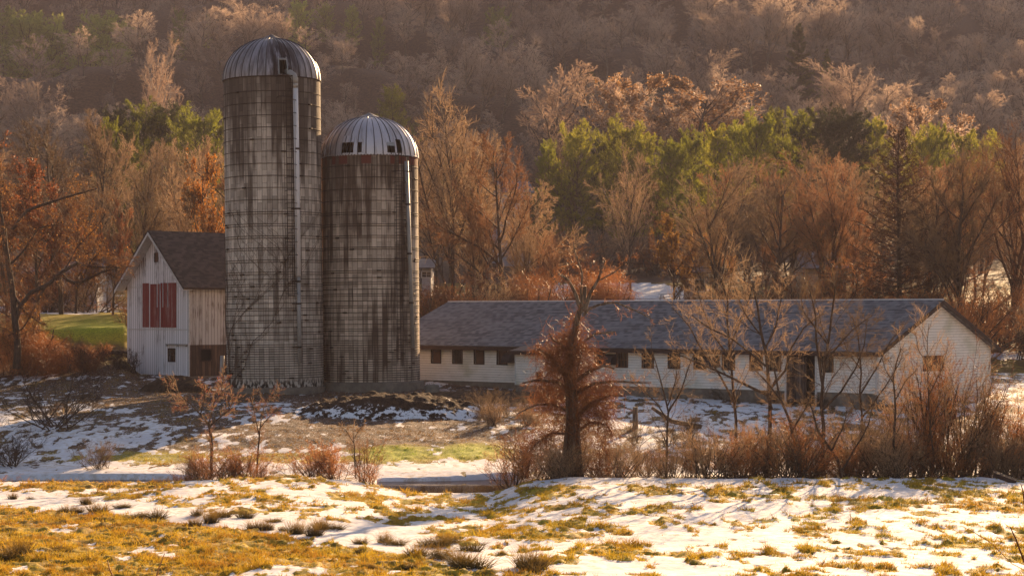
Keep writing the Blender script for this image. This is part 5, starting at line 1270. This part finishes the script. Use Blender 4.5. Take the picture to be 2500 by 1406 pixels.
# brook-side trees in front of the shed
T = [
 ('young_tree', 'two stemmed brown tree in front of the shed windows, right of the fallen log', 76, [([(1872, 1165), (1880, 1060), (1882, 960), (1872, 880), (1858, 810), (1845, 740), (1838, 690)], 10, 3), ([(1884, 1000), (1870, 960), (1800, 930), (1740, 900), (1690, 880), (1640, 860)], 7, 2), ([(1878, 900), (1830, 860), (1790, 830), (1730, 800), (1690, 770)], 5, 1.5), ([(1880, 950), (1920, 900), (1930, 850), (1960, 800), (2010, 765)], 6, 1.5), ([(1868, 850), (1895, 800), (1905, 740), (1915, 690)], 4, 1.2), ([(1860, 820), (1820, 770), (1800, 720), (1790, 690)], 4, 1)], 711),
 ('young_tree', 'slender forked tree leaning left, in front of the shed at centre right', 78, [([(1800, 1140), (1798, 1040), (1790, 960), (1786, 880), (1780, 800), (1775, 740), (1760, 680)], 7, 2.5), ([(1790, 980), (1750, 900), (1710, 850), (1680, 790), (1640, 750)], 5, 1.3), ([(1785, 840), (1810, 780), (1830, 730), (1838, 690)], 4, 1.2), ([(1782, 870), (1740, 820), (1710, 740), (1700, 700)], 4, 1)], 712),
 ('young_tree', 'bare tree with two upright stems before the shed door', 75, [([(2008, 1160), (2012, 1060), (2008, 980), (2012, 900), (2022, 830), (2030, 760), (2040, 700)], 9, 2.5), ([(2010, 950), (1998, 880), (1992, 820), (1990, 760), (1975, 705)], 6, 1.8), ([(2015, 880), (2050, 840), (2085, 800), (2130, 770)], 4, 1.2), ([(2020, 840), (1990, 800), (1960, 760), (1955, 720)], 4, 1), ([(2010, 1000), (2050, 960), (2090, 900), (2110, 850), (2118, 780)], 5, 1.4)], 713),
 ('young_tree', 'thin bare tree standing before the shed front near its corner', 77, [([(2100, 1150), (2105, 1060), (2100, 980), (2103, 900), (2096, 830), (2080, 770)], 6, 1.8), ([(2102, 960), (2140, 900), (2170, 840), (2200, 800)], 4, 1.2), ([(2101, 900), (2070, 860), (2055, 820)], 3, 1), ([(2103, 1020), (2150, 960), (2190, 900), (2205, 860)], 4, 1)], 714),
 ('young_tree', 'crooked single stemmed tree in front of the shed gable corner', 74, [([(2188, 1160), (2182, 1080), (2186, 1000), (2180, 930), (2190, 870), (2200, 850)], 6, 2), ([(2184, 980), (2210, 930), (2240, 900)], 3, 1), ([(2185, 940), (2160, 900), (2150, 860)], 2.5, 1)], 715),
 ('young_tree', 'leaning bare tree with dark trunk low in the thicket right of the dead tree', 75, [([(1625, 1165), (1628, 1090), (1632, 1010), (1622, 960), (1605, 900), (1590, 850)], 6, 1.5), ([(1630, 1010), (1660, 960), (1680, 900), (1700, 850)], 4, 1), ([(1632, 1030), (1600, 980), (1560, 940), (1530, 930)], 3.5, 1), ([(1630, 990), (1650, 930), (1655, 880)], 3, .8)], 716),
 ('young_tree', 'slanting tree with rough dark trunk in the thicket under the shed door', 74, [([(1960, 1170), (1945, 1090), (1925, 1020), (1900, 960), (1890, 900)], 8, 3), ([(1935, 1050), (1970, 990), (1985, 940)], 4, 1.2), ([(1910, 980), (1870, 930), (1840, 900)], 4, 1)], 717),
 ('young_tree', 'small tree with arching limbs at the right part of the thicket', 73, [([(2060, 1172), (2040, 1110), (2000, 1060), (1985, 1010), (1970, 970)], 7, 2), ([(2055, 1150), (2090, 1090), (2120, 1040), (2130, 990)], 5, 1.5), ([(2030, 1100), (2060, 1040), (2070, 990)], 4, 1)], 718),
 ('young_tree', 'spindly sapling before the gable wall, left of the bright shrub', 75, [([(2280, 1160), (2275, 1080), (2270, 1000), (2265, 920), (2262, 840), (2268, 790)], 4.5, 1), ([(2270, 960), (2300, 900), (2315, 840)], 3, .8), ([(2268, 900), (2240, 850), (2235, 810)], 2.5, .7)], 719)]
for nm, lb, Y, lm, sd_ in T: traced(nm, lb, 'tree', Y, lm, LV(9, 7, 5, .30), [7, 3, 2, 2], 2, M['bark'], M['twig'], sd_, parts=('trunk', 'twigs'))
# left hand small trees
traced('berry_tree', 'small bare tree with red berries growing on the brook bank below the barn', 'tree', 74, [([(515, 1165), (517, 1110), (516, 1055), (508, 1030)], 7, 5), ([(508, 1035), (490, 1010), (465, 985), (440, 965), (410, 935)], 4.5, 1), ([(513, 1040), (535, 1020), (560, 1000), (575, 960)], 4, 1), ([(490, 1010), (500, 970), (490, 930)], 3, .8), ([(470, 988), (440, 990), (425, 1000)], 2.5, .8), ([(560, 1000), (540, 950), (548, 915)], 2.5, .8), ([(510, 1035), (520, 990), (535, 950)], 3, .8)],
       LV(8, 6, 4, .36), [7, 3, 2, 2], 2, M['bark'], M['twig'], 731, (1500, .022, M['berry'], 'berries'))
traced('berry_tree', 'second slimmer berry tree right of the first, before the tall silo', 'tree', 75, [([(627, 1160), (630, 1100), (634, 1050)], 4.5, 3), ([(634, 1052), (640, 1010), (650, 975), (680, 960)], 3, .8), ([(632, 1060), (622, 1010), (612, 970)], 2.6, .8), ([(634, 1045), (655, 1020), (675, 1000)], 2.5, .8)],
       LV(7, 6, 4, .36), [6, 3, 2, 2], 2, M['bark'], M['twig'], 732, (700, .02, M['berry'], 'berries'))
traced('sapling', 'thin leafless sapling beside the orange shrubs at the brook', 'sapling', 73.5, [([(868, 1168), (866, 1120), (863, 1070), (862, 1045)], 2.5, 1.2), ([(863, 1080), (845, 1050), (830, 1040)], 1.6, .5), ([(864, 1070), (880, 1045), (890, 1035)], 1.6, .5)], LV(6, 5, 3, .4), [5, 3, 2, 2], 2, M['bark'], M['twig'], 733)
# big tree at the left with sweeping limb
lim = [([(40, 900), (45, 840), (35, 770), (28, 700), (18, 640), (10, 560)], 16, 8), ([(36, 790), (60, 720), (110, 700), (150, 665), (185, 640), (240, 655), (320, 650)], 11, 3), ([(150, 668), (170, 690), (195, 692), (240, 668), (300, 650)], 8, 2), ([(32, 720), (60, 760), (100, 790)], 7, 2), ([(160, 655), (190, 600), (230, 560), (260, 520)], 3, 1), ([(110, 700), (90, 740), (60, 800), (20, 820)], 6, 2),
       ([(20, 650), (60, 610), (90, 560), (160, 540)], 5, 1.5), ([(30, 560), (70, 510), (120, 495), (200, 470), (240, 460)], 8, 2), ([(10, 570), (0, 500), (10, 430)], 7, 2), ([(195, 690), (220, 640), (260, 600)], 3, 1)]
o, out, org = traced('leaning_tree', 'big dark tree with long sweeping limbs and hanging red twigs left of the barn', 'tree', 118, lim, [dict(kids=18, t0=.15, ang=60, lr=.34, fall=.3, rr=.009, rmin=.01), dict(n=5, wob=.2, up=-.05, kids=12, t0=.1, ang=42, lr=.5, rr=.009, rmin=.008), dict(n=4, wob=.2, up=-.1, kids=10, t0=.1, ang=38, lr=.6, rr=.007, rmin=.006), dict(n=2, wob=.15, up=-.05, tip=.4)],
       [8, 3, 2, 2], 2, M['bark'], M['twig_red'], 741, (2600, .05, M['leaf_orange'], 'leaves'))
vine_cloud(o, org, [(60, 840, 60, 50, 700), (130, 860, 60, 40, 600), (220, 880, 45, 25, 350), (30, 760, 40, 60, 400), (100, 900, 80, 25, 500)], 119, M['twig_vine'], 742, M['leaf_orange'])
for (px, Y, H, wx, lb) in ((40, 121, 3.6, 1.2, 'big tangle of reddish vines under the leaning tree at the left edge'), (125, 122, 2.2, 1.3, 'low brown vine tangle on the bank under the sweeping limb'), (205, 124, 1.5, 1.2, 'rounded orange brown vine heap in front of the green lawn')):
    place('vine_thicket', VM[0], px, Y, H, lb, 'thicket', None, wx, 4.2, parts=('stem', 'twigs'))
# shrubs at the brook
def sh(px, Y, H, proto, label, wx=1.0, group=None, name='shrub'):
    return place(name, proto, px, Y, H, label, 'shrub', group, wx, 2.2, parts=('stem', 'twigs'))
sh(150, 92, 3.2, SH_DK[1], 'big dark leafless shrub on the shaded snow at left', 1.0)
sh(30, 81, 1.5, SH_DK[3], 'low dark bush on the far brook bank at the left edge', 1.5)
sh(242, 80, 1.3, SH[3], 'small brown bush with a golden tuft on the far brook bank', 1.0)
sh(5, 74, 1.2, SH_RED[0], 'orange red bush cut by the left edge', 1.0)
for px, H, wx in ((438, 1.0, 1.1), (458, 1.2, 1.1), (480, 1.35, 1.0), (500, 1.2, 1.0), (535, 1.3, 1.1), (560, 1.2, 1.1), (588, 1.45, 1.1), (612, 1.3, 1.0), (636, .9, .9)): sh(px, 74 + rg.uniform(-.6, 1), H, rg.choice(SH_RED), 'reddish shrub in the clump under the two berry trees', wx, 'shrubs under the berry trees')
sh(745, 75, 1.3, SH_RED[1], 'low orange shrub left of the thin sapling', 1.3); sh(780, 75.6, 1.5, SH_RED[3], 'orange shrub between the low and the rounded one', 1.1); sh(810, 74.5, 1.3, SH_RED[3], 'rounded orange shrub touching the thin sapling', 1.2); sh(905, 72.6, .9, SH_RED[0], 'small orange shrub right of the thin sapling at the water', 1.3); sh(885, 74, 1.9, SH_RED[2], 'upright thin red shrub behind the sapling', .6)
sh(1255, 73.2, 1.9, SH_RED[2], 'upright red shrub at the brook mouth left of the dead tree', .9); sh(1285, 76, 2.0, SH_RED[3], 'reddish shrub between the brook and the dead tree', 1.1)
thk = []
x = 1320
while x < 2760:
    thk.append((x, rg.uniform(72.8, 76.5))); x += rg.uniform(14, 34)
for i, (px, Y) in enumerate(thk):
    H = (rg.uniform(.8, 1.8) if px < 1720 else rg.uniform(1.0, 2.6))
    sh(px, Y, H, rg.choice(SH_RED + SH), 'tangled reddish brown shrub in the thicket along the brook', rg.uniform(.8, 1.1), 'thicket shrubs along the brook')
for i, (px, Y, H) in enumerate(((2205, 78, 4.0), (2240, 76, 4.6), (2280, 77, 5.2), (2320, 78, 5.4), (2355, 75, 5.0), (2390, 76, 4.6), (2430, 77, 3.8), (2465, 75, 3.4), (2500, 76, 3.0))):
    sh(px, Y, H, SH[4] if i % 2 == 0 else SH_RED[4], 'tall upright shrub with glinting twig tips before the shed gable', .75, 'tall shrubs before the gable')
for i in range(12):
    px = 1560 + i * 62 + rg.uniform(-20, 20); sh(px, rg.uniform(79, 90), rg.uniform(1.0, 1.9), rg.choice(SH), 'thin brown shrub on the snow between thicket and shed', .9, 'shrubs behind the thicket')
for i in range(9): sh(30 + i * 36, rg.uniform(120, 128), rg.uniform(1.0, 2.0), rg.choice(SH_DK + SH_RED), 'dark tangled shrub on the shaded bank left of the barn', 1.2, 'shrubs on the shaded bank')
for i in range(12): sh(1160 + rg.uniform(0, 150), rg.uniform(92, 99), rg.uniform(.6, 1.4), rg.choice(SH), 'small brown brush left of the dead tree before the shed', 1.0, 'low brush before the shed')
for i in range(6): sh(1560 + i * 115 + rg.uniform(-30, 30), 100 + max(0, (2142 - (1560 + i * 115)) * .0215) * .9 - .6, rg.uniform(.5, 1.0), SH_DK[rg.randint(0, 3)], 'low dark weeds against the shed foundation', 1.4, 'weeds along the shed foundation')
# climbing vine on the tall silo
rng = np.random.default_rng(81); N = 0; g = Geo(); paths = []
def vine_walk(q, z, ang, L, r, dep=0):
    P = []; n = int(L / .25)
    for i in range(n + 1):
        P.append((q, z)); ang += rng.normal() * .22; ang = np.clip(ang, -.9, .9); q += math.sin(ang) * .25 / R1; z += math.cos(ang) * .25
        if dep < 3 and rng.random() < .22: vine_walk(q, z, ang + rng.choice([-.7, .7]), L * rng.uniform(.3, .6), r * .6, dep + 1)
        if z > 10.5: break
    if len(P) > 2: paths.append((P, r))
for q, a_ in ((R(-66), .1), (R(-62), .3), (R(-70), 0), (R(-55), .45)): vine_walk(q, .1, a_, 9.5, .019)
mb = MB()
for P, r in paths: mb.tube([cylp(R1 + .05, q, z) for q, z in P], [r * (1 - .6 * i / len(P)) for i in range(len(P))], 4)
vo = mb.build('climbing_vine', M['twig_dark']); vo.location = s1.location; vo.rotation_euler = s1.rotation_euler; tag(vo, 'leafless vine climbing the left side of the tall silo', 'vine')
# ------------------------------------------------------------------ field: rush tufts and grass
t = NT('rush_blades'); z_ = t.sep(t.obj())[2]; M['rush'] = t.bsdf(t.mix(t.ramp(z_, .05, .5), (.06, .045, .012), (.34, .20, .04)), .7, 0, .3, transl=.3)
def mk_tuft(seed, H=.55, n=420, spread=.45):
    rng = np.random.default_rng(seed); a = rng.uniform(0, 6.28, n); rr_ = rng.random(n) ** .7 * .22; P = np.stack([rr_ * np.cos(a), rr_ * np.sin(a), np.full(n, -.03)], 1)
    D = unit(np.stack([np.cos(a) * rr_ * 4 * spread, np.sin(a) * rr_ * 4 * spread, np.ones(n)], 1) + rng.normal(size=(n, 3)) * .18); pts, d = polyline(rng, P, D, rng.uniform(.2, 1, n) ** 1.2 * H * 1.15, 3, .2, -.16)
    g = Geo(); g.add(ribbons(rng, pts, np.full((n, 4), .006) * np.array([1, .9, .6, .15])[None])); m = g.mesh('rush_blades'); m.materials.append(M['rush']); return m
TF = [mk_tuft(901), mk_tuft(902, .45, 380, .8), mk_tuft(903, .6, 460, .35)]
def py2Y(px, py):
    Y = np.linspace(40, 72, 641); X = (px - CX) * Y / F; row_ = HY + (CAMZ - gz(X, Y)) / Y * F; i = int(np.argmin(np.abs(row_ - py))); return float(Y[i])
tl = [(30, 1222, .8), (75, 1222, .6), (210, 1235, .9), (240, 1255, 1.0), (165, 1255, .8), (190, 1256, .6), (300, 1243, .8), (330, 1268, 1.0), (352, 1266, .7), (382, 1270, 1.0), (480, 1262, .8), (515, 1280, .9), (540, 1266, 1.0), (475, 1290, .7), (600, 1268, .9), (668, 1278, .6), (625, 1298, .9), (655, 1298, .8), (690, 1300, .5),
      (722, 1308, 1.1), (768, 1312, .8), (783, 1296, 1.0), (818, 1295, .9), (745, 1325, .5), (880, 1332, .8), (940, 1330, .8), (965, 1335, .8), (880, 1352, .5), (1018, 1362, 1.6), (1045, 1338, 1.2), (1078, 1338, 1.3), (1075, 1368, 1.2), (1125, 1382, 1.3), (1150, 1350, 1.2), (1152, 1392, 1.2), (1098, 1330, .8), (1285, 1392, 1.5), (1310, 1395, 1.3), (1300, 1402, 1.2), (1225, 1360, .5), (1000, 1392, .7), (905, 1395, .5), (50, 1360, 1.0), (150, 1355, .8), (20, 1370, .8)]
for px, py, s in tl:
    Y = py2Y(px, py); o = link('rush_tuft', TF[rg.randint(0, 2)], None); o.location = gp(px, Y) + Vector((0, 0, .04)); k = min(s, 1.25) * rg.uniform(.8, 1.0); o.scale = (k * rg.uniform(.9, 1.7), k * rg.uniform(.7, 1.1), k * rg.uniform(.55, 1.0)); o.rotation_euler = (0, 0, rg.uniform(0, 6.28))
    tag(o, 'spiky brown green rush tuft standing out of the field snow', 'grass tuft', 'rush tufts in the snowy field')
def grass_stuff():
    rng = np.random.default_rng(33)
    def blades(n, y0, y1, hmin, hmax, wmul, thr):
        Y = np.exp(rng.uniform(np.log(y0), np.log(y1), n)); X = rng.uniform(-1, 1, n) * (.272 * Y + 1); Z = gz(X, Y); sn, gr, di = ground_masks(X, Y, Z); Z = Z + micro(X, Y, sn)
        cl = fbm(X * 1.3, Y * 1.3, 44, 3); cl2 = vnoise(X * 3.5, Y * 3.5, 47); k = (sn < thr) & (rng.random(n) < np.clip((cl - .25) * 2.4, .05, 1)) & ((Y < 72) | (Y > 79)); X, Y, Z, sn, gr, di, cl, cl2 = [q[k] for q in (X, Y, Z, sn, gr, di, cl, cl2)]; n = len(X)
        h = rng.uniform(hmin, hmax, n) * (.25 + 2.6 * cl * cl2 ** 2) * (1 - .5 * sn); P = np.stack([X, Y, Z - .01], 1); D = unit(rng.normal(size=(n, 3)) * np.array([.8, .8, .15]) + np.array([0, 0, 1.0])); U = unit(np.cross(D, rng.normal(size=(n, 3)))) * (wmul * (.004 + .00011 * Y))[:, None]
        V = np.stack([P - U, P + U, P + D * h[:, None] + U * .1, P + D * h[:, None] - U * .1], 1).reshape(-1, 3)
        return V, np.arange(n * 4).reshape(n, 4), np.repeat(np.clip(gr - di * .3 + rng.normal(size=n) * .1, 0, 1), 4), np.repeat(di, 4)
    a = blades(620000, 40, 72.5, .06, .20, .9, .7); b = blades(150000, 79, 120, .05, .16, 1.2, .5)
    V = np.concatenate([a[0], b[0]]); Q = np.concatenate([a[1], b[1] + len(a[0])]); me = fastmesh('grass', V, [Q])
    for nm, q in (('green', np.concatenate([a[2], b[2]])), ('dirt', np.concatenate([a[3], b[3]]))): at_ = me.attributes.new(nm, 'FLOAT', 'POINT'); at_.data.foreach_set('value', q.astype(np.float32))
    t = NT('grass_blades'); g_ = t.n('ShaderNodeNewGeometry').outputs['Random Per Island']; c = t.mix(g_, (.32, .16, .014), (.62, .41, .035)); c = t.mix(t.ramp(t.noise(t.pos(), .7, 4), .42, .65, 0, .75), c, (.30, .10, .015)); c = t.mix(t.attr('green'), c, (.20, .28, .02)); c = t.mix(t.math('MULTIPLY', t.attr('dirt'), .85), c, (.11, .065, .035))
    M['grass'] = t.bsdf(c, .7, 0, .2, transl=.5)
    tag(link('grass', me, M['grass']), 'short golden and green winter grass between the snow patches', 'grass', kind='stuff')
grass_stuff()
# weed stalks standing near the camera
def stalk(pts, r, label, mat, name='weed_stalk'):
    w3 = [at(*q) for q in pts]; b = w3[0].copy(); b.z = gz1(b.x, b.y) - .05; w3 = [b] + w3
    m = MB(); m.tube(w3, [r] * (len(w3) - 1) + [r * .5], 6); tag(m.build(name, mat, smooth=True), label, 'stalk')
M['stem_red'] = plain('red_stem', (.10, .02, .012), .5, 0, .2, 30); M['stem_tan'] = plain('tan_stem', (.40, .20, .08), .6, 0, .2, 30)
stalk([(2515, 1400, 20), (2500, 1370, 20), (2480, 1315, 20), (2466, 1285, 20)], .009, 'thick dark red stem slanting up at the lower right edge', M['stem_red'])
stalk([(2508, 1300, 22), (2498, 1200, 22), (2492, 1180, 22)], .008, 'upright dark red stem at the right edge above the slanting one', M['stem_red'])
stalk([(2520, 1400, 21), (2470, 1375, 21), (2420, 1325, 21), (2380, 1300, 21), (2345, 1282, 21)], .004, 'thin arching reddish stem at the lower right', M['stem_tan'])
stalk([(2115, 1312, 55), (2116, 1290, 55), (2114, 1268, 55)], .02, 'short dry brown stalk poking from the snow at right', M['stem_tan'])
stalk([(2078, 1296, 56), (2077, 1270, 56), (2075, 1248, 56)], .014, 'pale dry stalk left of the brown one in the snow', M['stem_tan'])
stalk([(282, 1420, 30), (268, 1390, 30), (262, 1365, 30)], .013, 'pale bent stalk low in the golden grass at left', M['stem_tan'])
stalk([(378, 1420, 30), (388, 1385, 30), (402, 1350, 30)], .013, 'forked tan stalk low in the golden grass, right of the bent one', M['stem_tan'])
# ------------------------------------------------------------------ haze
def haze():
    bm = bmesh.new(); bmesh.ops.create_cube(bm, size=1); me = bpy.data.meshes.new('haze'); bm.to_mesh(me); bm.free()
    t = NT('haze_air'); v_ = t.n('ShaderNodeVolumePrincipled'); v_.inputs['Color'].default_value = (.92, .82, .94, 1); v_.inputs['Density'].default_value = .00018; v_.inputs['Anisotropy'].default_value = .0
    t.t.links.new(v_.outputs[0], t.out.inputs['Volume']); o = link('haze', me, t.m)
    x0, x1, y0, y1, z0, z1 = -640, 640, -75, 1330, -2.0, 210; o.location = ((x0 + x1) / 2, (y0 + y1) / 2, (z0 + z1) / 2); o.scale = (x1 - x0, y1 - y0, z1 - z0)
    tag(o, 'pale mauve winter haze filling the valley', 'haze', kind='stuff')
haze()
